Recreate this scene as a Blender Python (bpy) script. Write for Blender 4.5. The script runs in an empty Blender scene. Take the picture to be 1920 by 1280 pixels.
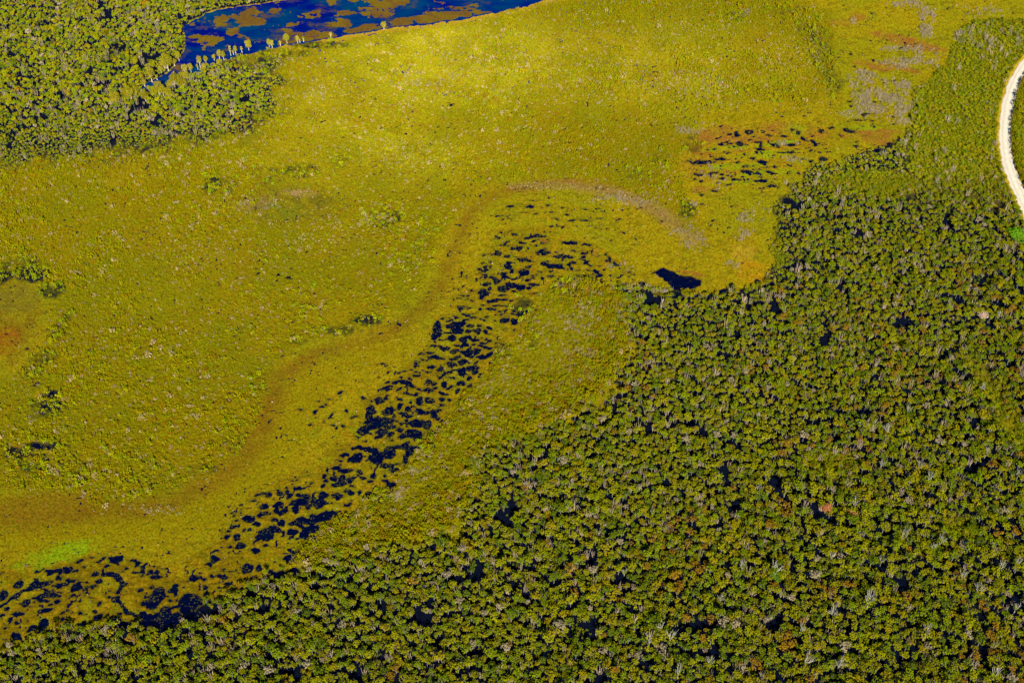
import bpy, math
import numpy as np
from mathutils import Vector

# ------------------------------------------------------------------ camera, sky, sun, exposure
S = bpy.context.scene
CAM_H, PITCH, FPX = 500.0, math.radians(50.0), 1920 * 50 / 36.0
cam_data = bpy.data.cameras.new("camera")
cam = bpy.data.objects.new("camera", cam_data)
S.collection.objects.link(cam)
cam.location = (0, 0, CAM_H)
cam.rotation_euler = (math.radians(90) - PITCH, 0, 0)
cam_data.lens = 50; cam_data.sensor_width = 36
cam_data.clip_start = 1.0; cam_data.clip_end = 20000
S.camera = cam

CP, SP = math.cos(PITCH), math.sin(PITCH)
def ray(u, v):
    a = (np.asarray(u, float) - 960) / FPX; b = (640 - np.asarray(v, float)) / FPX
    return a, CP + b * SP, -SP + b * CP
def W(u, v):                                   # photo pixel -> ground point
    x, y, z = ray(u, v); t = -CAM_H / z
    return x * t, y * t
def PX(x, y, z=0.0):                           # ground point -> photo pixel
    x = np.asarray(x, float); y = np.asarray(y, float); dz = z - CAM_H
    d = y * CP - dz * SP; b = y * SP + dz * CP
    return 960 + FPX * x / d, 640 - FPX * b / d, FPX / d

SUN_D = Vector(tuple(float(c) for c in ray(700, 110))).normalized()      # where the light travels
ELEV = math.asin(-SUN_D.z)
sun_data = bpy.data.lights.new("sun", 'SUN')
sun_data.energy = 4.8; sun_data.angle = math.radians(0.5); sun_data.color = (1.0, 0.93, 0.76)
sun = bpy.data.objects.new("sun", sun_data); S.collection.objects.link(sun)
sun.rotation_euler = SUN_D.to_track_quat('-Z', 'Y').to_euler(); sun.location = (0, 0, 900)

world = bpy.data.worlds.new("World"); S.world = world; world.use_nodes = True
wn = world.node_tree; wn.nodes.clear()
sky = wn.nodes.new('ShaderNodeTexSky'); sky.sky_type = 'NISHITA'; sky.sun_disc = False
sky.sun_elevation = ELEV; sky.sun_rotation = math.atan2(-SUN_D.x, -SUN_D.y) % (2 * math.pi)
sky.air_density = 1.0; sky.dust_density = 0.2; sky.ozone_density = 3.0
hs = wn.nodes.new('ShaderNodeHueSaturation'); hs.inputs['Saturation'].default_value = 1.6
bg = wn.nodes.new('ShaderNodeBackground'); bg.inputs['Strength'].default_value = 0.055
wo = wn.nodes.new('ShaderNodeOutputWorld')
wn.links.new(sky.outputs[0], hs.inputs['Color']); wn.links.new(hs.outputs[0], bg.inputs[0]); wn.links.new(bg.outputs[0], wo.inputs[0])
S.view_settings.view_transform = 'Standard'; S.view_settings.look = 'None'
S.view_settings.exposure = 0.58; S.view_settings.gamma = 1.0
S.cycles.max_bounces = 4; S.cycles.diffuse_bounces = 2; S.cycles.glossy_bounces = 2
S.cycles.transmission_bounces = 2; S.cycles.transparent_max_bounces = 4
S.cycles.use_adaptive_sampling = True

# ------------------------------------------------------------------ noise and masks
rng = np.random.default_rng(11)
_T = rng.random((8, 256, 256))
def vnoise(x, y, k=0):
    T = _T[k % 8]
    xi = np.floor(x).astype(np.int64); yi = np.floor(y).astype(np.int64)
    fx = x - xi; fy = y - yi
    fx = fx * fx * (3 - 2 * fx); fy = fy * fy * (3 - 2 * fy)
    x0 = xi & 255; x1 = (xi + 1) & 255; y0 = yi & 255; y1 = (yi + 1) & 255
    return (T[x0, y0] * (1 - fx) + T[x1, y0] * fx) * (1 - fy) + (T[x0, y1] * (1 - fx) + T[x1, y1] * fx) * fy
def fbm(x, y, scale, oct=3, k=0):
    s = 0.0; a = 1.0; n = 0.0
    for o in range(oct):
        s = s + a * vnoise(x / scale * 2 ** o + 17.3 * o + 100, y / scale * 2 ** o + 5.1 * o + 100, k + o)
        n += a; a *= 0.5
    return s / n                                # 0..1
def sstep(a, b, x):
    t = np.clip((x - a) / (b - a), 0, 1); return t * t * (3 - 2 * t)

DX = 0.5
GX = np.arange(-355, 355.01, DX); GY = np.arange(205, 775.01, DX)
NX, NY = len(GX), len(GY)
X, Y = np.meshgrid(GX, GY)                      # [iy, ix]
WX = X + (fbm(X, Y, 3.0, 3, 1) - 0.5) * 2.6     # domain-warped coordinates: natural edges
WY = Y + (fbm(X, Y, 3.0, 3, 4) - 0.5) * 2.6
PU, PV, PS = PX(X, Y)

def poly_sd(pts, step=2):
    """signed distance in metres (inside > 0) to a polygon given in photo pixels, on the warped grid"""
    P = np.array([W(u, v) for u, v in pts])
    xs = WX[::step, ::step]; ys = WY[::step, ::step]
    d2 = np.full(xs.shape, 1e12); inside = np.zeros(xs.shape, bool)
    n = len(P)
    for i in range(n):
        ax, ay = P[i]; bx, by = P[(i + 1) % n]
        ex, ey = bx - ax, by - ay
        t = np.clip(((xs - ax) * ex + (ys - ay) * ey) / (ex * ex + ey * ey + 1e-9), 0, 1)
        d2 = np.minimum(d2, (xs - ax - t * ex) ** 2 + (ys - ay - t * ey) ** 2)
        if ey != 0:
            c = (ay > ys) != (by > ys)
            inside ^= c & (xs < (bx - ax) * (ys - ay) / (by - ay) + ax)
    sd = np.where(inside, 1, -1) * np.sqrt(d2)
    if step == 1: return sd
    iy = np.minimum(np.arange(NY) / step, sd.shape[0] - 1.001); ix = np.minimum(np.arange(NX) / step, sd.shape[1] - 1.001)
    y0 = iy.astype(int); x0 = ix.astype(int); fy = (iy - y0)[:, None]; fx = (ix - x0)[None, :]
    A = sd[y0][:, x0]; B = sd[y0][:, x0 + 1]; C = sd[y0 + 1][:, x0]; D = sd[y0 + 1][:, x0 + 1]
    return (A * (1 - fx) + B * fx) * (1 - fy) + (C * (1 - fx) + D * fx) * fy
def idx(x, y):
    return (np.clip(np.rint((np.asarray(y) - GY[0]) / DX).astype(int), 0, NY - 1),
            np.clip(np.rint((np.asarray(x) - GX[0]) / DX).astype(int), 0, NX - 1))
def window(u0, u1, v0, v1, pad):
    xs, ys = zip(*[W(u, v) for u in (u0, u1) for v in (v0, v1)])
    i0 = max(0, int((min(ys) - pad - GY[0]) / DX)); i1 = min(NY, int((max(ys) + pad - GY[0]) / DX) + 2)
    j0 = max(0, int((min(xs) - pad - GX[0]) / DX)); j1 = min(NX, int((max(xs) + pad - GX[0]) / DX) + 2)
    return slice(i0, i1), slice(j0, j1)
def ell(arr, u, v, w, h, ang=0, mode='max'):
    """raise arr to (1-r)*size in metres inside an ellipse given in photo pixels"""
    m = max(w, h) / 2
    sl = window(u - m, u + m, v - m, v + m, 6)
    if sl[0].stop <= sl[0].start or sl[1].stop <= sl[1].start: return
    cx, cy = W(u, v)
    s = float(PX(cx, cy)[2]); k = float(s * CAM_H / math.hypot(cx, cy, CAM_H))
    a = math.radians(ang)                        # + = turned clockwise in the photo
    dx = (WX[sl] - cx) * s; dy = -(WY[sl] - cy) * k
    p = (dx * math.cos(a) + dy * math.sin(a)) / (w / 2); q = (-dx * math.sin(a) + dy * math.cos(a)) / (h / 2)
    f = (1 - np.sqrt(p * p + q * q)) * min(w / s, h / k) / 2
    arr[sl] = np.maximum(arr[sl], f) if mode == 'max' else np.minimum(arr[sl], -f)
def stroke(arr, pts, mode='max'):
    """pts: (u, v, width_px) polyline; value = halfwidth - distance in metres"""
    for (u0, v0, w0), (u1, v1, w1) in zip(pts[:-1], pts[1:]):
        pad = 12 + max(w0, w1) / 2
        sl = window(min(u0, u1), max(u0, u1), min(v0, v1), max(v0, v1), pad / 2)
        if sl[0].stop <= sl[0].start or sl[1].stop <= sl[1].start: continue
        ax, ay = W(u0, v0); bx, by = W(u1, v1); ex, ey = bx - ax, by - ay
        t = np.clip(((WX[sl] - ax) * ex + (WY[sl] - ay) * ey) / (ex * ex + ey * ey + 1e-9), 0, 1)
        d = np.hypot(WX[sl] - ax - t * ex, WY[sl] - ay - t * ey)
        arr[sl] = np.maximum(arr[sl], (w0 + (w1 - w0) * t) / 2 / PS[sl] - d)

# ------------------------------------------------------------------ zones (outlines read off the photo, laid out on the ground)
FOREST_SE = [(-150,1262),(0,1226),(100,1192),(200,1180),(300,1166),(380,1142),(450,1108),(520,1078),(560,1062),(600,1050),(650,1030),(700,1010),
    (760,1000),(830,985),(870,930),(878,880),(890,840),(930,800),(1020,770),(1100,742),(1140,705),(1160,650),(1150,600),(1120,560),(1105,540),(1130,530),(1190,540),(1260,552),
    (1320,552),(1400,548),(1432,530),(1452,500),(1458,400),(1480,355),(1535,312),(1600,292),(1665,280),(1700,262),(1716,225),(1716,175),
    (1745,150),(1782,112),(1800,62),(1845,42),(1920,38),(2100,30),(2100,1500),(-150,1500)]
SCRUB = [(520,1082),(600,1000),(680,950),(740,905),(790,845),(850,770),(930,680),(1000,600),(1030,545),(1110,530),(1180,560),(1170,680),(1120,760),
    (960,820),(900,860),(890,930),(840,1000),(700,1025),(600,1060)]
FOREST_NW = [(-200,-200),(640,-200),(640,-60),(520,0),(400,20),(347,50),(352,90),(330,125),(300,150),(268,166),(290,172),(345,146),(400,122),(450,118),(495,140),
    (512,195),(470,232),(380,246),(290,262),(160,278),(60,290),(-20,300),(-200,330)]
LAKE = [(262,167),(272,159),(292,151),(313,141),(327,127),(340,108),(350,90),(352,70),(347,50),(360,41),(380,32),(400,22),(440,15),(480,10),(537,2),(640,-20),(760,-60),
    (1150,-90),(1180,-50),(1030,-6),(985,10),(930,22),(870,34),(813,42),(740,50),(680,59),(630,68),(580,77),(513,87),(467,98),(430,108),(397,120),(372,134),(345,148),(318,160),(292,169),(270,171)]
HEATH_NE = [(1400,-30),(1560,20),(1570,90),(1565,160),(1500,215),(1300,235),(1270,320),(1300,400),(1330,470),(1250,400),(1150,345),(1000,325),(900,350),(830,440),(780,550),(700,610),(560,640),(505,690),(495,760),
    (460,850),(360,910),(200,960),(60,930),(-200,880),(-200,300),(300,250),(500,200),(480,110),(800,50),(1000,10)]
BAND = [(-60,1075),(60,1060),(200,1035),(330,1060),(410,1010),(420,950),(520,895),(600,870),(650,800),(690,740),(760,690),(800,640),(815,600),(880,530),
    (900,480),(930,430),(1040,425),(1160,480),(1210,515),(1120,530),(1040,530),(1000,590),(930,680),(850,780),(790,850),(740,910),(650,970),(590,1020),(500,1085),(380,1135),(300,1160),(150,1180),(0,1225),(-60,1240)]
FEN = [(1275,290),(1300,240),(1400,228),(1560,225),(1590,180),(1590,20),(1680,-40),(1800,-40),(1790,90),(1720,150),(1700,250),(1620,290),(1530,310),(1470,350),(1455,400),(1450,520),(1330,545),(1230,545),(1180,520),(1330,480),(1300,400)]

sdF = poly_sd(FOREST_SE); sdS = poly_sd(SCRUB); sdN = poly_sd(FOREST_NW); sdL = poly_sd(LAKE, 1)
sdH = poly_sd(HEATH_NE); sdB = poly_sd(BAND); sdE = poly_sd(FEN)

# ------------------------------------------------------------------ bog pools: (photo crop origin, scale, ellipses in crop pixels)
POOLS = [
 (0, 1030, 6.4, [(215,405,90,80),(45,540,90,100),(650,260,160,60),(490,245,90,22),(735,275,30,70),(825,230,110,55),(940,145,80,35),(1115,95,50,14),(1200,125,90,36,-30),
  (1380,110,170,76),(1590,135,90,36),(1650,165,50,36),(1270,200,90,36),(1240,250,50,36),(1130,295,100,36),(1300,300,80,44),(1710,225,50,60),(1750,175,35,40),(1600,275,45,36),(1515,210,50,26),
  (705,340,50,26),(740,420,120,40,-15),(700,400,50,36),(830,375,60,18,-35),(910,440,110,105),(1190,390,80,50),(1160,440,60,24),(880,550,50,30),(1710,475,70,40),(1800,450,40,36),(600,550,300,44),(450,580,160,50),
  (560,500,120,44),(300,640,90,90),(560,720,150,46),(690,620,60,50),(850,650,50,44),(1200,650,50,50),(205,765,150,36),(20,790,50,40),(85,710,60,40),(985,755,40,36),(1130,745,40,28),(830,730,40,24),(770,755,50,18),
  (1200,810,80,44,-30),(530,880,110,95),(490,970,60,64),(800,900,120,74),(755,960,60,26),(625,955,60,46),(975,890,66,50,-45),(370,950,80,76),(390,1050,100,56),(200,1040,120,90),(215,880,70,44),(130,840,50,36),
  (1440,750,60,22),(820,1010,70,18),(1400,850,120,76),(1500,900,170,130),(1600,930,150,130),(1720,900,140,100),(1850,870,180,130),(950,1040,80,64),(1300,500,36,26),(1310,570,30,22),(600,660,60,20),(950,600,20,24),(1070,570,30,12),(640,470,40,18)]),
 (200, 1030, 6.4, [(600,550,180,190),(540,640,120,105),(450,640,80,66),(430,470,70,40),(515,450,40,36),(820,470,90,140),(770,480,60,36),(760,600,90,22),(835,590,40,28),(1235,165,70,56),(1300,120,90,80),
  (1405,325,120,44,20),(1470,395,30,56),(1680,225,135,105),(1835,220,70,76),(1195,465,50,36),(1300,490,50,36),(1350,455,60,26),(1200,525,50,36),(1400,235,60,18),(720,545,40,22),(1000,640,250,260),(1020,540,150,56),
  (800,685,120,28,-10),(640,840,300,200),(830,830,220,140),(1000,800,200,150),(1140,790,140,100),(700,740,110,76),(460,780,76,50),(1700,590,130,60),(1820,450,60,50),(580,330,100,56),(615,255,60,46),(640,320,40,28),(530,260,60,54),
  (365,170,50,36),(1050,345,120,80),(1600,440,60,24),(1750,330,50,20),(1420,510,70,14)]),
 (400, 890, 6.4, [(1330,25,60,46),(1440,35,100,46),(1540,50,70,66),(1635,55,70,66),(1790,30,90,36),(1510,105,160,54),(1340,85,50,18),(1190,85,40,28),(1190,130,60,14),(1325,120,50,22),(1680,135,60,22),(1585,185,50,13),
  (1650,210,60,56),(1480,250,140,66),(1760,200,60,56),(1875,215,60,46),(1610,345,100,44),(1020,165,70,28),(870,190,50,28),(805,215,45,38),(1070,240,170,54),(1130,290,80,66),(900,240,60,66),(1040,320,230,74),(950,350,80,54),
  (1000,400,90,90),(1130,385,70,54),(1220,250,70,80),(1310,245,120,86),(1280,340,210,96),(790,360,100,96),(800,430,140,70),(870,430,60,50),(600,370,90,66),(615,440,50,46),(420,530,120,86),(510,590,80,56),(560,480,70,46),
  (740,550,110,28),(830,560,90,76),(1080,560,300,110),(1300,500,240,100),(1420,450,130,28),(1150,640,260,86),(1080,710,80,84),(640,680,180,96),(760,650,130,76),(560,730,130,76,-30),(500,780,80,38,-40),(640,740,130,56),
  (945,690,85,76),(920,750,60,36),(855,690,40,36),(290,750,80,84),(150,745,60,56),(235,610,60,44),(195,670,60,36),(325,445,30,18),(320,855,80,66),(515,895,120,50),(200,840,45,36),(880,1000,90,56),(395,1120,120,96),
  (550,1115,80,66),(680,1140,80,36),(800,1190,210,80),(960,1160,150,70),(130,1225,100,36,20),(470,1225,40,26),(30,1000,70,70),(630,210,90,22),(560,240,60,18,-25),(660,250,50,50),(1540,540,60,50),(1660,480,100,44,-35),
  (430,300,30,16),(330,350,24,20),(265,440,30,24),(480,290,40,12),(240,480,24,24),(270,530,36,16),(250,600,26,22),(380,660,36,30),(440,660,40,30),(640,830,60,20),(1180,440,40,10)]),
 (560, 730, 6.4, [(500,35,70,36),(370,110,50,18),(225,140,35,13),(330,180,40,28),(270,205,50,18),(195,265,50,46),(390,305,80,36,-20),(310,390,25,36),(555,435,40,23),(465,465,25,24),(670,320,60,18,-25),(585,255,30,23),
  (145,422,30,14),(400,435,50,14),(20,250,60,18,20),(1065,60,40,23),(780,90,50,32),(980,130,100,80),(1060,110,50,36),(1210,200,60,76),(1290,230,50,66),(1285,300,170,54,15),(1460,270,110,56,10),(1610,290,90,90,30),
  (1670,345,50,28),(870,240,110,115),(850,320,90,54),(1080,260,150,86),(1000,380,300,105),(1160,330,60,38),(880,430,260,96,-12),(770,510,150,84),(1080,440,160,56),(990,500,120,84),(950,560,80,44),(1095,535,90,56),
  (1190,475,90,38),(1300,410,160,56),(1420,400,200,74),(1540,430,90,100,30),(1360,510,200,56),(1300,550,180,54),(1430,560,110,64),(540,785,110,46),(570,738,30,13),(700,820,140,105),(620,835,50,44),(720,700,150,46),
  (860,720,170,76),(930,800,180,150),(1080,760,150,150),(1230,680,200,56),(1330,720,80,100),(940,870,120,64),(1060,915,170,56),(1180,890,60,18),(1280,830,80,76),(1320,770,60,56),(450,945,110,46),(570,970,150,54),
  (820,635,40,13),(735,985,60,36),(770,1055,100,46),(905,1040,80,56),(1150,965,110,56),(1030,1025,40,32),(1050,1085,70,44),(1110,1150,120,96),(870,1100,60,22),(310,1045,60,44),(430,1060,110,54),(520,1070,60,70),
  (480,1130,160,54),(615,1085,75,66),(650,1160,60,22),(320,1105,50,18),(295,1150,40,18),(160,1110,40,18),(500,855,80,13),(430,1010,24,70,-30),(350,960,20,70,-20)]),
 (680, 580, 6.4, [(900,230,110,190),(870,310,60,76),(1110,200,180,105),(1150,260,140,76),(1020,185,80,36),(1180,165,110,46),(1280,190,90,46),(1025,270,90,36),(1390,190,60,36),(1270,265,60,46),(1370,260,90,54),(1330,245,50,22),
  (1465,275,60,46),(1510,295,40,13),(1520,235,70,36),(1240,130,70,22),(1210,60,60,28),(1140,105,40,14),(1335,100,60,18),(1440,120,80,22),(1480,80,60,28),(1580,135,40,18),(1690,130,120,56),(1815,145,80,56),(1800,60,60,14),
  (1655,50,35,18),(1890,50,50,56),(1065,345,110,76),(960,360,90,18),(1200,370,80,46),(1280,330,90,36),(1335,365,80,28),(1430,345,140,14,8),(1520,370,50,22),(850,385,50,18),(845,445,80,28),(980,455,140,44),(1170,430,90,22),
  (1240,420,80,46),(1335,415,40,28),(1440,405,100,36),(1500,460,140,34),(1400,445,60,18),(1200,460,40,13),(1540,510,40,28),(705,525,60,32),(800,515,90,46),(850,560,90,36),(1100,505,120,46),(1190,520,60,22),(1330,495,150,64),
  (1270,540,140,76),(1450,565,140,66),(1520,550,50,46),(1100,590,100,42),(945,580,40,18),(1030,635,80,38),(1100,655,60,28),(1040,680,50,28),(1200,635,90,62),(1335,638,110,11),(720,605,70,22,20),(650,660,80,36,10),
  (625,625,40,18),(180,672,35,24),(245,650,30,14),(585,720,70,18),(500,740,40,23),(440,770,35,28),(820,680,90,28),(930,705,60,42),(820,738,35,11),(1090,735,60,38),(1190,740,120,86),(1320,700,140,56),(1350,740,80,54),
  (1280,815,90,56),(1180,880,120,56),(1140,975,50,46),(975,900,60,52),(860,885,80,46),(790,870,80,46),(810,950,150,46),(710,975,60,18),(660,940,70,28),(590,910,120,46,10),(500,870,100,54),(650,790,60,28),(570,825,60,32),
  (390,875,80,28),(300,940,120,56,-15),(220,965,60,14),(430,950,50,40),(530,1000,90,22),(300,1020,35,18),(200,1100,70,50),(460,1075,60,22),(570,1100,50,28),(790,1010,35,14),(960,1010,120,32,12),(680,1080,90,70),
  (680,1135,80,24),(785,1085,50,66),(840,1115,60,46),(930,1080,70,56),(940,1140,100,44),(1045,1090,50,32),(600,1165,50,36),(190,830,24,24),(290,745,24,18),(330,1108,24,18),(910,1210,110,18),(1060,820,60,8)]),
 (790, 420, 6.4, [(1040,98,70,13,-15),(1110,130,50,23),(1290,160,100,18),(1390,145,180,36),(1480,135,40,18),(1570,18,60,8),(1660,25,60,9),(900,178,70,11),(1030,210,50,14),(1210,228,100,28),(1100,295,70,28),(1165,292,80,42),
  (910,345,75,62),(735,370,50,22),(1030,390,70,36),(1350,213,30,16),(1440,340,160,56),(1400,370,60,28),(1790,215,200,32),(1830,235,60,28),(1210,430,140,46),(1050,490,90,84),(1105,545,40,14),(1220,580,130,76),(1280,520,50,32),
  (1180,620,50,36),(1690,390,200,42,6),(1810,400,60,23),(1470,475,80,46),(1600,505,200,56,8),(1830,465,80,36),(1335,445,50,14),(775,525,50,42),(750,550,60,14),(700,525,40,22,-30),(835,455,50,18),(720,475,30,14),
  (1000,590,80,28),(980,620,40,46),(1010,640,70,28),(830,640,100,32),(890,680,90,76),(790,715,80,36,-20),(740,820,120,90),(830,765,60,36),(720,880,60,36),(1080,730,180,46),(990,770,110,66),(960,795,90,28),(1190,755,120,54),
  (1280,675,70,36),(1350,730,90,28),(1290,765,40,22),(1420,575,60,14),(1440,650,50,28,30),(1560,620,70,22),(1630,650,25,24),(1090,655,40,14),(600,795,35,18),(505,750,30,18,-40),(490,848,70,13),(540,855,40,13),(435,883,60,9),
  (600,915,40,13),(970,860,100,16),(880,925,60,46),(960,915,130,28),(1080,915,40,28),(1160,897,40,11),(470,1000,80,28),(570,1000,70,18),(720,1010,40,28),(845,1020,80,22),(970,988,110,9),(1075,1000,50,28),(950,1037,35,11),
  (1010,1045,30,32),(950,1075,35,18),(1110,1045,25,9),(500,1080,60,18),(540,1105,50,11),(610,1080,90,9),(780,1105,60,18),(1100,1082,70,11),(1190,1065,60,22),(1185,1095,30,23),(1270,970,30,18),(630,1125,60,14),(750,1140,80,18),
  (540,1155,60,18),(870,1160,40,18),(340,1150,70,23),(430,1130,40,11),(260,1130,50,18),(770,970,50,9),(1190,1010,110,8),(1350,1015,70,9),(1330,830,100,11),(1100,805,60,20)]),
 (890, 360, 6.4, [(410,182,75,24),(690,102,60,8),(665,178,110,28),(290,278,60,18),(410,280,100,9),(470,238,50,11),(810,185,20,14),(880,158,25,8),(1050,192,80,10),(1115,268,60,18,15),(725,270,30,10),(970,325,60,14),(1160,340,35,14),
  (1315,207,60,11),(1415,240,30,11),(1330,340,80,10),(1710,330,60,12,15),(1500,318,40,8),(910,403,50,8),(1010,408,40,13),(1055,415,25,8),(410,318,50,6),(1335,630,90,22),(1180,710,50,23),(1300,733,90,22),(1405,712,25,28),
  (1560,745,25,21),(1630,805,35,42),(1585,828,30,16),(1300,770,50,18),(1190,845,80,36),(1330,845,40,36),(1270,810,60,11),(1410,885,80,11),(1510,880,30,8),(1725,868,70,18),(1465,960,60,54),(1370,945,35,18),(1245,940,50,16),
  (1140,925,40,16),(910,950,60,9),(1520,1012,40,18),(1470,1095,120,56),(1580,1135,60,23),(580,240,90,6),(900,245,50,6),(340,330,20,8),(1150,220,40,6),(1580,440,24,8),(1780,480,30,8),(1440,555,30,8),(1480,1010,50,10)]),
 (1270, 220, 6.4, [(860,172,90,32),(620,200,60,26),(725,205,36,56),(740,315,80,44),(525,332,40,14),(590,337,50,9),(970,305,70,18),(1000,340,30,56),(1000,385,100,28,12),(1155,330,80,42),(1200,345,30,18),(1100,205,60,18),
  (1270,225,60,11),(1440,180,60,28),(1510,250,50,36,40),(1380,155,60,8),(1640,290,60,36,30),(1660,320,30,36),(1730,168,70,32),(1850,125,70,40),(1370,330,110,30),(1260,425,90,18),(1365,415,80,18),(1390,480,60,18),(1495,500,25,18),
  (1585,527,45,28),(1765,500,110,52),(1600,400,30,9),(820,450,40,11),(600,425,70,14),(270,540,300,42),(520,505,140,34),(900,495,60,24),(1000,540,120,34,15),(740,545,60,12),(820,585,80,16),(1040,603,60,13),(1160,590,60,8),
  (440,382,30,8),(240,685,110,30),(430,665,110,18,-8),(515,684,30,8),(860,665,160,46,10),(975,670,60,28,30),(1110,662,120,26,10),(650,700,30,9),(535,733,70,23),(710,745,130,16,5),(215,742,50,14,10),(300,767,30,24),
  (1010,767,130,34),(1140,822,120,18),(1040,850,25,14),(590,795,30,9),(630,797,50,6),(640,848,20,10),(850,782,30,6),(570,815,25,8),(440,880,70,18,5),(280,935,30,28),(260,905,20,10),(640,1065,40,11),(700,1070,30,9),(1460,670,30,28)]),
 (1500, 100, 6.4, [(615,12,45,28),(870,85,40,23),(590,577,55,28),(600,640,30,22),(775,735,60,36),(1105,760,30,36),(800,590,35,11),(905,580,35,11),(690,805,110,13),(575,815,40,11),(790,795,50,9),(860,815,30,11),(885,880,25,23),
  (1130,850,30,11),(580,930,110,32,15),(480,985,50,18),(455,968,20,11),(690,910,35,11),(760,880,20,8),(780,992,30,6),(680,1065,50,11),(665,1115,90,22),(125,1167,30,11),(960,1180,150,54),(990,1130,90,56),(1090,1110,130,56),
  (1200,1045,100,36),(840,1165,60,28),(660,165,20,18),(770,195,10,10)]),
 (1140, 470, 6.0, [(1310,465,130,76),(1390,390,50,56),(1140,500,60,76),(375,375,60,66),(1500,480,100,86),(1640,465,100,56),(1670,340,50,36),(25,95,40,28),(110,155,60,18),(1020,500,40,46),(190,405,150,14),(1790,400,90,30)]),
 (0, 430, 2.612, [(270,800,60,14),(250,815,40,8),(180,1060,70,16),(230,1070,50,12),(190,1105,60,8)]),
]
pool = np.full(X.shape, -5.0)
for (ox, oy, sc, L) in POOLS:
    for e in L:
        u, v, w, h = ox + e[0] / sc, oy + e[1] / sc, e[2] / sc, e[3] / sc
        ell(pool, u, v, w * 1.04 + 0.3, h * 1.02 + 0.3, e[4] if len(e) > 4 else 0)
def crop_stroke(ox, oy, sc, pts): stroke(pool, [(ox + a / sc, oy + b / sc, c / sc) for a, b, c in pts])
crop_stroke(0, 1030, 6.4, [(-120,790,20),(0,690,22),(110,605,36),(200,545,80),(330,480,84),(450,410,90),(600,380,60)])
crop_stroke(0, 1030, 6.4, [(1250,290,50),(1380,300,50),(1450,350,60),(1480,400,64),(1450,450,60),(1420,515,34)])
crop_stroke(0, 1030, 6.4, [(1415,550,34),(1430,620,36),(1480,680,40),(1530,740,30),(1600,780,22),(1690,810,18),(1760,830,40)])
crop_stroke(560, 730, 6.4, [(925,900,24),(915,980,16),(880,1030,24)])
crop_stroke(1140, 470, 6.0, [(1850,170,10),(1845,230,14),(1820,300,14)])
TARN = [(470,255),(530,230),(580,205),(620,194),(680,215),(740,248),(800,280),(880,282),(960,303),(1040,345),(1030,390),(985,425),(940,440),(900,435),(850,435),(780,447),(720,420),(670,370),(620,320),(560,285)]
TARN = [(1140 + a / 6.0, 470 + b / 6.0) for a, b in TARN]
pool = np.maximum(pool, poly_sd(TARN, 1))
# small unlisted streaks inside the string bog
n1 = fbm(WX * 0.62, WY * 1.15, 2.2, 3, 2)
dens = sstep(0, 4, sdB) * (0.5 + 0.5 * sstep(0.35, 0.65, fbm(X, Y, 26, 2, 5)))
pool = np.maximum(pool, np.where(sdB > 0, (n1 - (0.87 - 0.13 * dens)) * 3.2, -5))
# islands of moss standing inside pools
isl = np.full(X.shape, -5.0)
for (ox, oy, sc, L) in [(560, 730, 6.4, [(1220,755,150,80),(1180,850,130,60),(1100,870,120,22),(1085,410,36,26),(1260,420,40,26),(980,275,60,34),(1320,430,30,22),(770,515,26,16),(1305,525,26,16),(870,690,36,16),(950,910,44,26),(855,775,26,20)]),
    (400, 890, 6.4, [(1115,590,46,36),(1240,250,40,60),(1060,365,100,36),(1020,655,50,60),(800,410,30,22)]),
    (680, 580, 6.4, [(1010,240,90,60),(1190,215,50,26),(1260,740,24,26),(1340,520,30,26),(660,870,130,110),(330,935,22,22)]),
    (790, 420, 6.4, [(1140,490,140,56),(1110,770,90,30),(1420,365,40,24),(1290,1235,100,60)]),
    (200, 1030, 6.4, [(1010,690,40,30),(1095,685,50,36),(1070,760,30,26),(1040,560,50,20)]),
    (0, 1030, 6.4, [(310,545,130,80),(470,490,110,60),(1850,620,26,22)]),
    (1270, 220, 6.4, [(868,178,26,20),(215,545,34,22),(1160,332,26,20),(925,680,70,36)])]:
    for e in L: ell(isl, ox + e[0] / sc, oy + e[1] / sc, e[2] / sc, e[3] / sc)
pool = np.where(isl > -0.05, np.minimum(pool, -isl - 0.2), pool)

# ------------------------------------------------------------------ road line
ROAD = [(2080,-30),(2010,30),(1960,80),(1922,122),(1904,150),(1893,180),(1886,215),(1883,250),(1885,280),(1890,308),(1898,332),(1908,356),(1920,384),(1936,420),(1958,470),(1985,540),(2020,620),(2060,720)]
RW = np.array([W(u + 1, v) for u, v in ROAD])
def catmull(P, n):
    out = []
    Q = np.vstack([2 * P[0] - P[1], P, 2 * P[-1] - P[-2]])
    for i in range(1, len(Q) - 2):
        for t in np.linspace(0, 1, n, endpoint=False):
            out.append(0.5 * ((2 * Q[i]) + (-Q[i-1] + Q[i+1]) * t + (2*Q[i-1] - 5*Q[i] + 4*Q[i+1] - Q[i+2]) * t*t + (-Q[i-1] + 3*Q[i] - 3*Q[i+1] + Q[i+2]) * t**3))
    out.append(Q[-2]); return np.array(out)
RC = catmull(RW, 14)
ROAD_HW = 3.1
roadd = np.full(X.shape, 99.0)
m = (X > RC[:, 0].min() - 12)
xr, yr = X[m], Y[m]; dd = np.full(xr.shape, 99.0)
for (ax, ay), (bx, by) in zip(RC[:-1], RC[1:]):
    ex, ey = bx - ax, by - ay
    t = np.clip(((xr - ax) * ex + (yr - ay) * ey) / (ex * ex + ey * ey + 1e-9), 0, 1)
    dd = np.minimum(dd, np.hypot(xr - ax - t * ex, yr - ay - t * ey))
roadd[m] = dd

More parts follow.
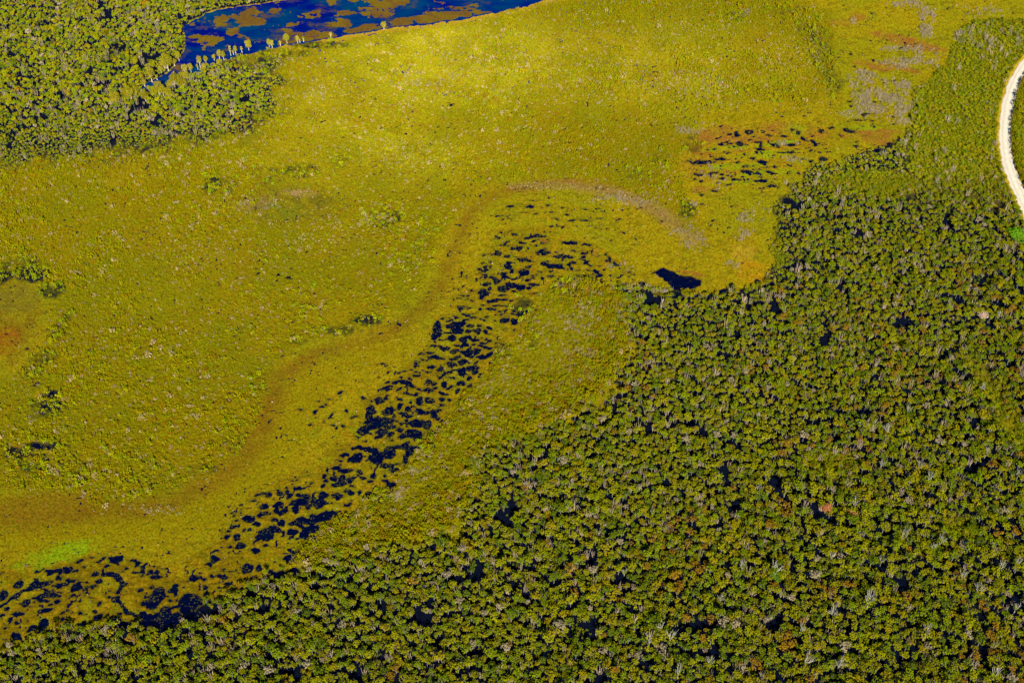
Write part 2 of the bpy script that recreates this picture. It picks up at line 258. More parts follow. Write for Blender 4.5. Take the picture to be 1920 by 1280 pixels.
# ------------------------------------------------------------------ ground heights
forest = np.maximum(sstep(-3.5, 2.5, sdF + (fbm(X, Y, 7, 3, 3) - .5) * 9), sstep(-22, 10, sdN - (fbm(X, Y, 9, 3, 6) - .5) * 26) * (sdL < -1.5)) * (1 - sstep(-5, 5, sdS + (fbm(X, Y, 8, 3, 0) - .5) * 26))
low_heath = sstep(0, 40, (PU - 1690)) * (1 - sstep(270, 400, PV + (1690 - PU) * .1))
for (u_, v_, w_, h_, a_) in [(1640,345,220,56,0),(1900,800,60,330,-18),(1560,870,110,60,0),(1700,640,60,40,0),(1000,640,1,1,0),(1800,990,90,50,10),(1450,470,50,70,0),(760,960,160,110,-30),(1250,700,60,30,0),(1330,1010,60,30,0)]:
    t_ = np.full(X.shape, -9.0); ell(t_, u_, v_, w_, h_, a_); low_heath = np.maximum(low_heath, sstep(-1, 5, t_) * .9)
forest = forest * sstep(-0.5, 1.0, roadd - ROAD_HW - 0.6)
scrub = sstep(-3, 3, sdS + (fbm(X, Y, 6, 3, 5) - .5) * 6)
bandm = sstep(-2, 2, sdB)
rough = (vnoise(X / 1.15, Y / 1.0, 3) * .65 + vnoise(X / 0.62 + 9, Y / 0.62, 5) * .35 - 0.5)
heath = sstep(-3, 3, sdH) * (1 - forest) * (1 - scrub)
for (u_, v_, w_, h_, a_, k_) in [(-20,615,240,200,0,1),(540,385,200,56,-4,.7),(-30,600,120,230,0,1),(1380,212,300,26,-6,.8),(1540,230,120,40,0,.8),(60,950,260,60,0,.8),(330,930,160,30,-20,.5),(1000,340,300,16,0,.6),(620,600,110,50,-20,.3),(300,560,160,60,0,.35),(880,250,160,60,0,.3),(230,330,180,50,0,.3)]:
    t_ = np.full(X.shape, -9.0); ell(t_, u_, v_, w_, h_, a_); heath = heath * (1 - k_ * sstep(-2, 3, t_ + (fbm(X, Y, 5, 3, 1) - .5) * 5))
crack = sstep(.56, .68, fbm(WX * .62, WY * 1.35, 1.7, 3, 6)) * (1 - heath) * (1 - forest)
H = rough * (0.95 + 0.20 * bandm + 0.20 * heath) * sstep(0.5, 3, roadd - ROAD_HW) + (fbm(X, Y, 9, 2, 7) - .5) * 0.25 * sstep(0.5, 6, roadd - ROAD_HW)
fen_c = np.full(X.shape, -9.0); ell(fen_c, 1430, 290, 300, 100, -8); fen_c = sstep(-1, 4, fen_c)
H += 0.1 - (0.10 + 0.24 * fen_c) * crack
pool = pool + (fbm(X, Y, 1.3, 2, 2) - .5) * 0.9
pk = sstep(-0.22, 0.30, pool)
H = H * (1 - pk) + (-0.75) * pk
LAKE_Z, BOG_Z = -0.22, -0.22
lk = sstep(-2.0, 0.8, sdL)
H = H * (1 - lk) + (-1.0) * lk
rd = 1 - sstep(ROAD_HW + 0.2, ROAD_HW + 1.6, roadd)
H = H * (1 - rd) + 0.12 * rd

# ------------------------------------------------------------------ ground colour of plants and peat, with some light and shade painted in
GOLD = np.array((0.205, 0.152, 0.003)); OLIVE = np.array((0.168, 0.148, 0.003)); MAT = np.array((0.170, 0.130, 0.002))
PEAT_SHADE = np.array((0.003, 0.005, 0.014)); RED = np.array((0.17, 0.052, 0.004)); PINK = np.array((0.26, 0.155, 0.07))  # first colour: peat beds, also painted shade under trees and clumps
GREEN = np.array((0.15, 0.21, 0.003)); OCHRE = np.array((0.27, 0.17, 0.012)); BROWN = np.array((0.185, 0.075, 0.012)); GREY = np.array((0.40, 0.33, 0.22))
def mix(C, c, f): return C * (1 - f[..., None]) + c * f[..., None]
C = np.empty(X.shape + (3,)); C[:] = GOLD
C = mix(C, OLIVE, sstep(0.35, 0.65, fbm(X, Y, 22, 3, 2)))
C = mix(C, np.array((0.20, 0.135, 0.003)), sstep(0.52, 0.72, fbm(X, Y, 14, 3, 5)) * 0.5)
C = mix(C, C * 0.74, heath)
C = mix(C, np.array((0.075, 0.062, 0.003)), crack * 0.5)
C = mix(C, MAT, bandm * 0.9)
C = mix(C, OLIVE * np.array((0.95, 1.02, 1)), bandm * sstep(0.45, 0.6, fbm(X, Y * 1.4, 6, 3, 1)) * 0.8)
C = mix(C, np.array((0.19, 0.115, 0.003)), bandm * sstep(0.50, 0.68, fbm(X, Y, 5, 3, 6)) * 0.7)
C = mix(C, np.array((0.15, 0.13, 0.003)), scrub * 0.8)
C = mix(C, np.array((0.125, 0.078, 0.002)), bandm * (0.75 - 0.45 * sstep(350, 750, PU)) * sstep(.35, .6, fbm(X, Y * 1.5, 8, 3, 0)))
def paint_line(pts, col, amt, soft=3.0):
    global C
    a = np.full(X.shape, -50.0); stroke(a, [(u, v, w * 1.35) for u, v, w in pts])
    br = 0.75 + 0.25 * sstep(0.35, 0.65, fbm(X, Y, 5, 3, 3))
    C = mix(C, col, sstep(-soft, soft, a) * amt * br)
def paint_spot(u, v, w, h, col, amt, ang=0):
    global C
    a = np.full(X.shape, -50.0); ell(a, u, v, w, h, ang)
    cx, cy = W(u, v); s = float(PX(cx, cy)[2]); half = min(w, h / 0.7) / s / 2
    br = 0.45 + 0.55 * sstep(0.35, 0.62, fbm(X, Y, 4, 3, 5))
    C = mix(C, col, sstep(-0.1 * half, 0.45 * half, a) * amt * br)
MATD = np.array((0.165, 0.15, 0.003))
paint_line([(-80,975,90),(60,985,80),(180,985,60),(300,985,60),(400,960,60),(480,890,60),(540,800,70),(580,720,60),(640,690,40),(720,660,40)], MAT, 0.9, 6)
paint_line([(-60,965,30),(60,960,60),(180,955,40),(300,950,30),(400,905,26),(455,865,26),(495,800,30),(510,750,34),(520,710,28),(600,660,20),(690,640,16),(760,605,18),(800,575,20),(835,520,16),(858,455,14),(880,400,14),(930,362,14),(1000,346,12),(1080,344,14),(1150,355,14),(1210,385,14),(1270,425,14)], np.array((0.125, 0.066, 0.004)), 0.85, 5)
straw = np.zeros(X.shape)  # straw plants, with the sun's hotspot brightness painted in as well
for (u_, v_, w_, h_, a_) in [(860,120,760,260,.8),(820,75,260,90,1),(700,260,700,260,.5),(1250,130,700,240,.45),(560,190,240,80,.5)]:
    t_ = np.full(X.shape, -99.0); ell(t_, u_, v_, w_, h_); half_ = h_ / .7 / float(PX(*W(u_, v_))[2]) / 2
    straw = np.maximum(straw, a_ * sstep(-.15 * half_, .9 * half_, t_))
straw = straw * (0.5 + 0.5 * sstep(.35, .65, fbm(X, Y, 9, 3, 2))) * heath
C = mix(C, np.array((0.38, 0.32, 0.010)), straw * 0.6)  # straw tint that also carries painted hotspot light
paint_line([(960,350,10),(1060,345,14),(1160,362,18),(1240,400,22),(1300,450,24)], PINK * 0.8, 0.45, 3)
paint_spot(-10, 610, 210, 190, np.array((0.13, 0.085, 0.004)), 0.9); paint_spot(10, 640, 70, 60, RED, 0.8); paint_spot(30, 560, 120, 60, np.array((0.10, 0.085, 0.01)), 0.6)
paint_spot(535, 385, 260, 84, np.array((0.095, 0.078, 0.006)), 0.95); paint_spot(480, 380, 100, 30, PINK * 0.6, 0.4, -15); paint_spot(560, 362, 80, 16, PINK, 0.6); paint_spot(530, 395, 90, 40, np.array((0.12, 0.13, 0.004)), 0.6)
paint_spot(120, 1035, 160, 44, GREEN, 0.95, -12); paint_spot(60, 1062, 90, 24, GREEN, 0.7)
paint_spot(90, 950, 200, 60, np.array((0.15, 0.09, 0.004)), 0.7, -8)
for a in [(1420,290,290,110,np.array((0.19,0.105,0.004)),.75,-8),(1520,255,160,50,np.array((0.19,0.105,0.004)),.6,0),(1345,252,130,34,BROWN,.85,-10),(1315,280,60,22,RED,.8,0),(1400,258,100,26,BROWN,.7,0),(1460,240,90,24,BROWN,.75,0),(1530,250,60,20,BROWN,.6,0),(1650,262,90,30,BROWN,.95,8),
          (1640,248,120,14,BROWN,.8,0),(1590,255,40,10,BROWN,.9,10),(1655,126,60,18,BROWN,.95,0),(1620,118,44,14,BROWN,.7,0),(1700,130,60,10,BROWN,.8,15),(1690,75,130,22,BROWN,1,12),(1720,85,120,18,BROWN,1,10),
          (1610,32,40,12,BROWN,.7,0),(1580,42,60,14,BROWN,.4,0),(1320,355,60,14,BROWN,.7,0),(1310,305,70,90,BROWN,.35,0),(1430,290,170,16,GREEN,.8,-4),(1380,312,150,14,GREEN,.8,-3),(1440,325,140,14,GREEN,.8,-3),(1370,278,130,12,GREEN,.8,-4),(1460,268,90,10,GREEN,.8,-8),(1400,340,120,14,GREEN,.7,0),(1500,300,60,20,GREEN,.6,0),(1385,282,60,10,BROWN,.6,0),(1490,245,60,30,GREEN,.5,0),(1620,240,60,14,GREEN,.8,0),
          (1395,475,60,40,OCHRE,.7,0),(1410,510,70,50,np.array((0.29,0.14,0.004)),.7,0),(1380,400,120,80,OLIVE,.7,0),(1020,452,30,10,BROWN,.8,0),(1115,473,18,20,BROWN,.7,0),(1295,512,70,10,BROWN,.9,10),(1050,475,60,14,OCHRE,.6,0),(1060,340,120,16,RED,.3,0),(980,355,90,12,RED,.4,0)]:
    paint_spot(*a)
C = mix(C, OCHRE, sstep(-6.5, -3.0, sdL) * (1 - sstep(-0.5, 1.5, sdL)) * (PU > 380) * 0.9)
# taller shrub clusters that the photo shows as bright green clumps with dark shadows
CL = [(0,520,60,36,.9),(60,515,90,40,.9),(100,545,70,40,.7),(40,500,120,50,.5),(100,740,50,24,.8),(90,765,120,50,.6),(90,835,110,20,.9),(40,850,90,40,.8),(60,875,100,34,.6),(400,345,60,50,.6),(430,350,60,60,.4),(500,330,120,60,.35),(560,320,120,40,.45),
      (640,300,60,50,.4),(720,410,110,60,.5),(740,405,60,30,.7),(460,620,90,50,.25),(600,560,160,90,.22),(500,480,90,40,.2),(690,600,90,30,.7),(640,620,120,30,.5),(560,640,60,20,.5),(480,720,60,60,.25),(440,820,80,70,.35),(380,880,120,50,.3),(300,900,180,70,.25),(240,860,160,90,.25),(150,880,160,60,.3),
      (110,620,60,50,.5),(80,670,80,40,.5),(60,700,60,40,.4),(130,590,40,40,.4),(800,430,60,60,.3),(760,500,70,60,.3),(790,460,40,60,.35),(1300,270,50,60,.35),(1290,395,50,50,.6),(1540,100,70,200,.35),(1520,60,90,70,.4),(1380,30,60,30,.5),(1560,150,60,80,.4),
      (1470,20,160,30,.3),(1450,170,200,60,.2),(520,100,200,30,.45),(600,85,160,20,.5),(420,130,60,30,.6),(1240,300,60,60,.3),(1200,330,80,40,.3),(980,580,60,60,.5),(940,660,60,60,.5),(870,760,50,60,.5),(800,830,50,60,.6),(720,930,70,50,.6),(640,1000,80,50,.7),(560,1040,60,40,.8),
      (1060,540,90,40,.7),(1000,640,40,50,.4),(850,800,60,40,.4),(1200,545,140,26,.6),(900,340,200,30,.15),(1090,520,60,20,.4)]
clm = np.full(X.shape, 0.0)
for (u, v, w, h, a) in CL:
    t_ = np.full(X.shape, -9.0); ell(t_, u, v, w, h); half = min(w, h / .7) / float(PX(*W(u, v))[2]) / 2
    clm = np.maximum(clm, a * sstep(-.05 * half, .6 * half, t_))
C = mix(C, np.array((0.045, 0.045, 0.006)), sstep(.15, .6, clm * (0.4 + 1.2 * fbm(X, Y, 3, 2, 6))) * 0.97)  # shade around the shrub clumps painted into the ground colour
C = mix(C, PEAT_SHADE, sstep(.55, .8, clm * (0.4 + 1.2 * fbm(X, Y, 3, 2, 6))) * 0.9)  # darkest core of the painted clump shade
pb = sstep(-1.1, -0.1, pool) * (1 - sstep(-0.2, 0.2, pool))
C = mix(C, np.array((0.07, 0.052, 0.004)), pb * 0.45)
C = mix(C, np.array((0.24, 0.15, 0.004)), sstep(-2.2, -1.2, pool) * (1 - sstep(-1.0, -.5, pool)) * 0.5 * (fbm(X, Y, 3, 2, 1) > .5))
C = mix(C, PEAT_SHADE, sstep(-0.10, 0.12, pool)); C = mix(C, PEAT_SHADE, sstep(0.0, 1.0, sdL))
C = mix(C, PEAT_SHADE, sstep(0.1, 0.8, forest) * (1 - 0.75 * low_heath))  # shade under and between the trees painted into the floor colour
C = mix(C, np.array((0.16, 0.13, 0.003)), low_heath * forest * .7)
C = mix(C, OCHRE * 1.2, (1 - sstep(ROAD_HW + 0.8, ROAD_HW + 2.2, roadd + (fbm(X, Y, 2, 2, 2) - .5) * 2)))

# ------------------------------------------------------------------ materials
def mat(name):
    M = bpy.data.materials.new(name); M.use_nodes = True; M.node_tree.nodes.clear(); return M, M.node_tree
def node(nt, t, **k):
    n = nt.nodes.new(t)
    for a, b in k.items(): setattr(n, a, b)
    return n
def m_ground():
    M, nt = mat("ground_cover"); L = nt.links.new
    col = node(nt, 'ShaderNodeAttribute', attribute_name="Col")
    geo = node(nt, 'ShaderNodeNewGeometry')
    n1 = node(nt, 'ShaderNodeTexNoise'); n1.inputs['Scale'].default_value = 1.1; n1.inputs['Detail'].default_value = 3
    n2 = node(nt, 'ShaderNodeTexNoise'); n2.inputs['Scale'].default_value = 0.37; n2.inputs['Detail'].default_value = 4
    L(geo.outputs['Position'], n1.inputs['Vector']); L(geo.outputs['Position'], n2.inputs['Vector'])
    mr = node(nt, 'ShaderNodeMapRange'); L(n1.outputs[0], mr.inputs[0])
    mr.inputs[1].default_value = 0.3; mr.inputs[2].default_value = 0.7; mr.inputs[3].default_value = 0.62; mr.inputs[4].default_value = 1.35
    mul = node(nt, 'ShaderNodeVectorMath', operation='SCALE'); L(col.outputs['Color'], mul.inputs[0]); L(mr.outputs[0], mul.inputs['Scale'])
    hsv = node(nt, 'ShaderNodeHueSaturation')
    mh = node(nt, 'ShaderNodeMapRange'); L(n2.outputs[0], mh.inputs[0])
    mh.inputs[1].default_value = 0.3; mh.inputs[2].default_value = 0.7; mh.inputs[3].default_value = 0.488; mh.inputs[4].default_value = 0.52
    L(mh.outputs[0], hsv.inputs['Hue']); L(mul.outputs[0], hsv.inputs['Color'])
    b = node(nt, 'ShaderNodeBsdfDiffuse'); L(hsv.outputs[0], b.inputs[0]); b.inputs[1].default_value = 1.0
    bump = node(nt, 'ShaderNodeBump'); bump.inputs['Strength'].default_value = 0.9; bump.inputs['Distance'].default_value = 0.35
    L(n1.outputs[0], bump.inputs['Height']); L(bump.outputs[0], b.inputs['Normal'])
    o = node(nt, 'ShaderNodeOutputMaterial'); L(b.outputs[0], o.inputs[0]); return M
def m_leaf(name, trans=0.18):
    M, nt = mat(name); L = nt.links.new
    col = node(nt, 'ShaderNodeAttribute', attribute_name="Col")
    oi = node(nt, 'ShaderNodeObjectInfo')
    mul = node(nt, 'ShaderNodeVectorMath', operation='MULTIPLY'); L(col.outputs['Color'], mul.inputs[0]); L(oi.outputs['Color'], mul.inputs[1])
    d = node(nt, 'ShaderNodeBsdfDiffuse'); L(mul.outputs[0], d.inputs[0]); d.inputs[1].default_value = 0.8
    o = node(nt, 'ShaderNodeOutputMaterial')
    if trans:
        t = node(nt, 'ShaderNodeBsdfTranslucent'); L(mul.outputs[0], t.inputs[0])
        mx = node(nt, 'ShaderNodeMixShader'); mx.inputs[0].default_value = trans
        L(d.outputs[0], mx.inputs[1]); L(t.outputs[0], mx.inputs[2]); L(mx.outputs[0], o.inputs[0])
    else: L(d.outputs[0], o.inputs[0])
    return M
def m_water(name, deep, shallow, scale, thr, rough=0.06, bumpd=0.02, weed=(0.56, 0.8, (0.03, 0.03, 0.01))):
    M, nt = mat(name); L = nt.links.new
    geo = node(nt, 'ShaderNodeNewGeometry')
    mp = node(nt, 'ShaderNodeMapping'); mp.inputs['Scale'].default_value = (0.5, 1.0, 1.0); L(geo.outputs['Position'], mp.inputs[0])
    n = node(nt, 'ShaderNodeTexNoise'); n.inputs['Scale'].default_value = scale; n.inputs['Detail'].default_value = 7; n.inputs['Roughness'].default_value = 0.62; L(mp.outputs[0], n.inputs['Vector'])
    r = node(nt, 'ShaderNodeValToRGB'); L(n.outputs[0], r.inputs[0])
    r.color_ramp.elements[0].position = thr - 0.07; r.color_ramp.elements[0].color = (*deep, 1)
    r.color_ramp.elements[1].position = thr + 0.12; r.color_ramp.elements[1].color = (*shallow, 1)
    nw = node(nt, 'ShaderNodeTexNoise'); nw.inputs['Scale'].default_value = scale * 1.7; nw.inputs['Detail'].default_value = 9; nw.inputs['Roughness'].default_value = 0.7; L(mp.outputs[0], nw.inputs['Vector'])
    rw = node(nt, 'ShaderNodeMapRange'); L(nw.outputs[0], rw.inputs[0]); rw.inputs[1].default_value = weed[0]; rw.inputs[2].default_value = weed[0] + 0.10; rw.inputs[4].default_value = weed[1]
    mw = node(nt, 'ShaderNodeMix', data_type='RGBA'); L(rw.outputs[0], mw.inputs[0]); L(r.outputs[0], mw.inputs[6]); mw.inputs[7].default_value = (*weed[2], 1)
    p = node(nt, 'ShaderNodeBsdfPrincipled'); L(mw.outputs[2], p.inputs['Base Color'])
    p.inputs['Roughness'].default_value = rough; p.inputs['IOR'].default_value = 1.33
    n3 = node(nt, 'ShaderNodeTexNoise'); n3.inputs['Scale'].default_value = 2.0; L(geo.outputs['Position'], n3.inputs['Vector'])
    bu = node(nt, 'ShaderNodeBump'); bu.inputs['Distance'].default_value = bumpd; bu.inputs['Strength'].default_value = 0.4; L(n3.outputs[0], bu.inputs['Height']); L(bu.outputs[0], p.inputs['Normal'])
    o = node(nt, 'ShaderNodeOutputMaterial'); L(p.outputs[0], o.inputs[0]); return M
def m_road():
    M, nt = mat("pale_gravel"); L = nt.links.new
    at = node(nt, 'ShaderNodeAttribute', attribute_name="Col"); geo = node(nt, 'ShaderNodeNewGeometry')
    n = node(nt, 'ShaderNodeTexNoise'); n.inputs['Scale'].default_value = 0.9; n.inputs['Detail'].default_value = 6; L(geo.outputs['Position'], n.inputs['Vector'])
    mr = node(nt, 'ShaderNodeMapRange'); L(n.outputs[0], mr.inputs[0]); mr.inputs[3].default_value = 0.8; mr.inputs[4].default_value = 1.15
    mul = node(nt, 'ShaderNodeVectorMath', operation='SCALE'); L(at.outputs['Color'], mul.inputs[0]); L(mr.outputs[0], mul.inputs['Scale'])
    d = node(nt, 'ShaderNodeBsdfDiffuse'); L(mul.outputs[0], d.inputs[0])
    o = node(nt, 'ShaderNodeOutputMaterial'); L(d.outputs[0], o.inputs[0]); return M
MG = m_ground(); ML = m_leaf("leaves"); MB = m_leaf("bark", 0)
MWB = m_water("bog_water", (0.0004, 0.0012, 0.020), (0.0008, 0.004, 0.018), 0.35, 0.56)
MWL = m_water("lake_water", (0.0, 0.003, 0.15), (0.0, 0.040, 0.12), 0.06, 0.48, 0.05, 0.03, (0.535, 0.85, (0.085, 0.055, 0.02)))
MR = m_road()

# ------------------------------------------------------------------ mesh helper
def mesh_np(name, V, F, cols=None, mats=(), matidx=None, smooth=False):
    """V (n,3), F (m,k) of one polygon size"""
    me = bpy.data.meshes.new(name); n, k = len(F), F.shape[1]
    me.vertices.add(len(V)); me.vertices.foreach_set("co", np.ascontiguousarray(V, np.float32).ravel())
    me.loops.add(n * k); me.loops.foreach_set("vertex_index", np.ascontiguousarray(F, np.int32).ravel())
    me.polygons.add(n); me.polygons.foreach_set("loop_start", np.arange(0, n * k, k, dtype=np.int32))
    if matidx is not None: me.polygons.foreach_set("material_index", np.ascontiguousarray(matidx, np.int32))
    if smooth: me.polygons.foreach_set("use_smooth", np.ones(n, bool))
    me.update(calc_edges=True)
    if cols is not None:
        a = me.color_attributes.new("Col", 'FLOAT_COLOR', 'POINT')
        c4 = np.ones((len(V), 4), np.float32); c4[:, :3] = cols; a.data.foreach_set("color", c4.ravel())
    for m_ in mats: me.materials.append(m_)
    return me
def link(name, me, parent=None):
    o = bpy.data.objects.new(name, me); S.collection.objects.link(o)
    if parent: o.parent = parent
    return o
def grid_faces(ny, nx):
    i = np.arange(ny * nx).reshape(ny, nx)
    return np.stack([i[:-1, :-1], i[:-1, 1:], i[1:, 1:], i[1:, :-1]], -1).reshape(-1, 4)

# ------------------------------------------------------------------ ground: fine inside, stretched out to the horizon
far = np.array([15, 40, 90, 200, 450, 1000, 2500, 6000, 12000.0])
AX = np.concatenate([GX[0] - far[::-1], GX, GX[-1] + far]); AY = np.concatenate([GY[0] - far[::-1], GY, GY[-1] + far])
pad = lambda a: np.pad(a, [(9, 9), (9, 9)] + [(0, 0)] * (a.ndim - 2), mode='edge')
XX, YY = np.meshgrid(AX, AY); HH = pad(H); CC = pad(C)
fx = np.maximum(0, np.maximum(GX[0] - XX, XX - GX[-1])); fy = np.maximum(0, np.maximum(GY[0] - YY, YY - GY[-1]))
out = sstep(0, 30, fx + fy); HH = HH * (1 - out) + 0.1 * out; CC = mix(CC, np.array((0.10, 0.10, 0.006)), out)
me = mesh_np("ground", np.stack([XX, YY, HH], -1).reshape(-1, 3), grid_faces(len(AY), len(AX)), CC.reshape(-1, 3), [MG], smooth=True)
g = link("ground", me); g['kind'] = 'structure'; g['label'] = 'flat golden and olive marsh ground with reddish bands, dark peat hollows, painted light and shade'

# water sheets
def sheet(name, x0, x1, y0, y1, z, m_, lab):
    V = np.array([(x0, y0, z), (x1, y0, z), (x1, y1, z), (x0, y1, z)]); o = link(name, mesh_np(name, V, np.array([[0, 1, 2, 3]]), None, [m_]))
    o['kind'] = 'structure'; o['label'] = lab
bx, by = zip(*[W(u, v) for u, v in LAKE])
ysplit = min(by) - 4
def sheet_poly():
    # bog water everywhere except under the lake: an L made of two butting sheets in one mesh
    lx0, lx1 = min(bx) - 6, min(max(bx) + 6, 350)
    P = []; F = []
    for (x0, x1, y0, y1) in [(-350, 350, 210, ysplit), (lx1, 350, ysplit, 770)]:
        k = len(P); P += [(x0, y0, BOG_Z), (x1, y0, BOG_Z), (x1, y1, BOG_Z), (x0, y1, BOG_Z)]; F.append((k, k+1, k+2, k+3))
    o = link("pond_water", mesh_np("pond_water", np.array(P), np.array(F), None, [MWB])); o['kind'] = 'structure'; o['label'] = 'near black water of the small pools in the string bog'
    sheet("lake_water", lx0, lx1, ysplit, 770, LAKE_Z, MWL, 'deep blue lake water with teal shallows')
sheet_poly()

# floating mats on the lake
def floats():
    st = 0.5
    f = fbm(X * 0.42, Y * 1.15, 13, 5, 0); br = fbm(X, Y, 1.6, 2, 3)
    val = f + (br - .5) * 0.10 - 0.70
    spots = np.full(X.shape, -9.0)
    for e in [(410,34,50,9,-12),(480,21,55,12),(445,36,14,8),(445,60,24,6),(390,78,44,24,-6),(560,43,22,12,-20),(640,20,50,8),(640,45,60,16,-14),(690,12,60,14,-6),(620,48,30,14),(700,30,40,12,-8),(655,25,30,9),(545,60,14,6),(600,64,50,9,-6),
              (735,6,44,14),(800,17,34,7),(578,33,26,8),(395,55,30,5,-8),(371,67,14,5),(460,47,14,4),(660,52,70,10,-6),(840,2,40,8),(332,128,6,4),(500,75,30,6),(860,12,30,4),(900,20,20,3),(640,4,30,5)]:
        ell(spots, *e[:4], e[4] if len(e) > 4 else 0)
    edge = (fbm(X, Y * 1.5, 7, 3, 2) - 0.36) * 5 - 9 * (1 - sstep(-6, 0, (3.0 + 5 * sstep(600, 900, PU)) - sdL)) - 9 * (PU < 520) - 9 * (PV < 22)
    val = np.maximum(np.maximum(val * 4, spots * 0.45 + (fbm(X * .6, Y * 1.2, 4.5, 4, 6) - .52) * 9 + (br - .6) * 2.5 + 0.1), edge + (br - .5) * 1.2)
    dots = (vnoise(X / 0.9, Y / 0.9, 6) > 0.975) & (fbm(X, Y, 20, 2, 1) > .4)
    on = ((val > 0.12) | dots) & (sdL > 0.1) & (Y > ysplit)
    on = on[:-1, :-1]
    iy, ix = np.nonzero(on); fidx = grid_faces(NY, NX).reshape(NY - 1, NX - 1, 4)[iy, ix]
    used, inv = np.unique(fidx, return_inverse=True)
    V = np.stack([WX.ravel()[used] * 0 + X.ravel()[used] + (rng.random(len(used)) - .5) * .3, Y.ravel()[used] + (rng.random(len(used)) - .5) * .3, LAKE_Z + 0.03 + rng.random(len(used)) * 0.06], -1)
    t = fbm(V[:, 0], V[:, 1], 7, 3, 5)[:, None]; r = (0.75 + 0.5 * rng.random((len(V), 1)))
    col = (np.array((0.115, 0.062, 0.012)) * (1 - sstep(.4, .6, t)) + np.array((0.135, 0.088, 0.008)) * sstep(.4, .6, t)) * r
    o = link("floating_vegetation", mesh_np("floating_vegetation", V, inv.reshape(-1, 4), col, [ML]))
    o['kind'] = 'stuff'; o['label'] = 'ochre mats of floating water weed on the blue lake'
floats()

# road ribbon
def road():
    T = np.gradient(RC, axis=0); T /= np.linalg.norm(T, axis=1)[:, None]; N = np.stack([T[:, 1], -T[:, 0]], 1)
    offs = np.array([-3.1, -2.7, -2.1, -1.6, -1.1, -0.5, 0.0, 0.5, 1.1, 1.6, 2.1, 2.7, 3.1])
    hz = np.array([0.10, 0.20, 0.22, 0.19, 0.23, 0.26, 0.27, 0.26, 0.23, 0.19, 0.22, 0.20, 0.10]) + 0.03
    cc = np.array([.62, .78, .86, .74, .74, .88, .90, .88, .74, .74, .86, .80, .62])
    n = len(RC); V = np.zeros((n, len(offs), 3)); jit = (vnoise(np.arange(n) * .45, np.zeros(n), 1) - .5) * 0.9
    jit2 = (vnoise(np.arange(n) * .45, np.zeros(n), 2) - .5) * 0.9
    for j, o_ in enumerate(offs):
        oo = o_ + (jit if j == 0 else jit2 if j == len(offs) - 1 else 0)
        V[:, j, :2] = RC + N * np.atleast_1d(oo)[:, None]; V[:, j, 2] = hz[j]
    col = (cc[None, :, None] * np.array((0.86, 0.76, 0.60))).repeat(n, 0) * (0.9 + 0.2 * rng.random((n, len(offs), 1)))
    me = mesh_np("road", V.reshape(-1, 3), grid_faces(n, len(offs))[:, ::-1], col.reshape(-1, 3), [MR], smooth=True)
    o = link("road", me); o['kind'] = 'structure'; o['label'] = 'curving pale gravel road through the heath, shaded along one side'
road()

# ------------------------------------------------------------------ plant prototypes: (verts, triangles, colours, material index)
def leaf_tris(P, Nrm, size, r, rough=0.55):
    n = len(P); nn = Nrm + r.normal(0, rough, (n, 3)); nn /= np.linalg.norm(nn, axis=1)[:, None] + 1e-9
    a = np.cross(nn, r.normal(0, 1, (n, 3))); a /= np.linalg.norm(a, axis=1)[:, None] + 1e-9
    b = np.cross(nn, a); s = size * r.uniform(0.7, 1.3, (n, 1))
    V = np.stack([P + a * s * .62, P - a * s * .31 + b * s * .54, P - a * s * .31 - b * s * .54], 1)
    return V.reshape(-1, 3), np.arange(n * 3).reshape(n, 3)
def dome(c, rad, flat, n, r, low=-0.35):
    z = r.uniform(low, 1, n); t = r.uniform(0, 2 * math.pi, n); q = np.sqrt(1 - z * z)
    D = np.stack([q * np.cos(t), q * np.sin(t), z], 1)
    sc = rad * r.uniform(0.80, 1.05, (n, 1))
    return np.asarray(c) + D * sc * np.array((1, 1, flat)), D
def stick(a, b, ra, rb):
    a, b = np.asarray(a, float), np.asarray(b, float); d = b - a; d /= np.linalg.norm(d)
    u = np.cross(d, (0.3, 0.9, 0.1)); u /= np.linalg.norm(u); w = np.cross(d, u)
    V = [p + (u * math.cos(t) + w * math.sin(t)) * r_ for p, r_ in ((a, ra), (b, rb)) for t in (0, 2.094, 4.189)]
    F = [(0, 1, 4), (0, 4, 3), (1, 2, 5), (1, 5, 4), (2, 0, 3), (2, 3, 5)]
    return np.array(V), np.array(F)
class Proto:
    def __init__(s): s.V = []; s.F = []; s.C = []; s.M = []; s.n = 0
    def add(s, V, F, col, m_):
        s.V.append(V); s.F.append(F + s.n); s.C.append(np.broadcast_to(col, (len(V), 3))); s.M.append(np.full(len(F), m_)); s.n += len(V)
    def get(s, which=None):
        V, F, C_, M_ = np.vstack(s.V), np.vstack(s.F), np.vstack(s.C), np.concatenate(s.M)
        if which is None: return V, F, C_, M_
        F = F[M_ == which]; used, inv = np.unique(F, return_inverse=True)
        return V[used], inv.reshape(-1, 3), C_[used], np.zeros(len(F), int)
BARK = np.array((0.20, 0.185, 0.16))
def puffs(pr, centres, rads, per, size, r, flat=0.8, low=-0.3):
    for c, rad in zip(centres, rads):
        P, D = dome(c, rad, flat, int(per * (rad / 0.9) ** 1.5), r, low); V, F = leaf_tris(P, D, size, r, 0.42)
        sh = r.uniform(0.86, 1.14); col = sh * np.repeat(r.uniform(0.82, 1.18, (len(F), 1)), 3, 0) * np.ones(3)
        pr.add(V, F, col, 0)
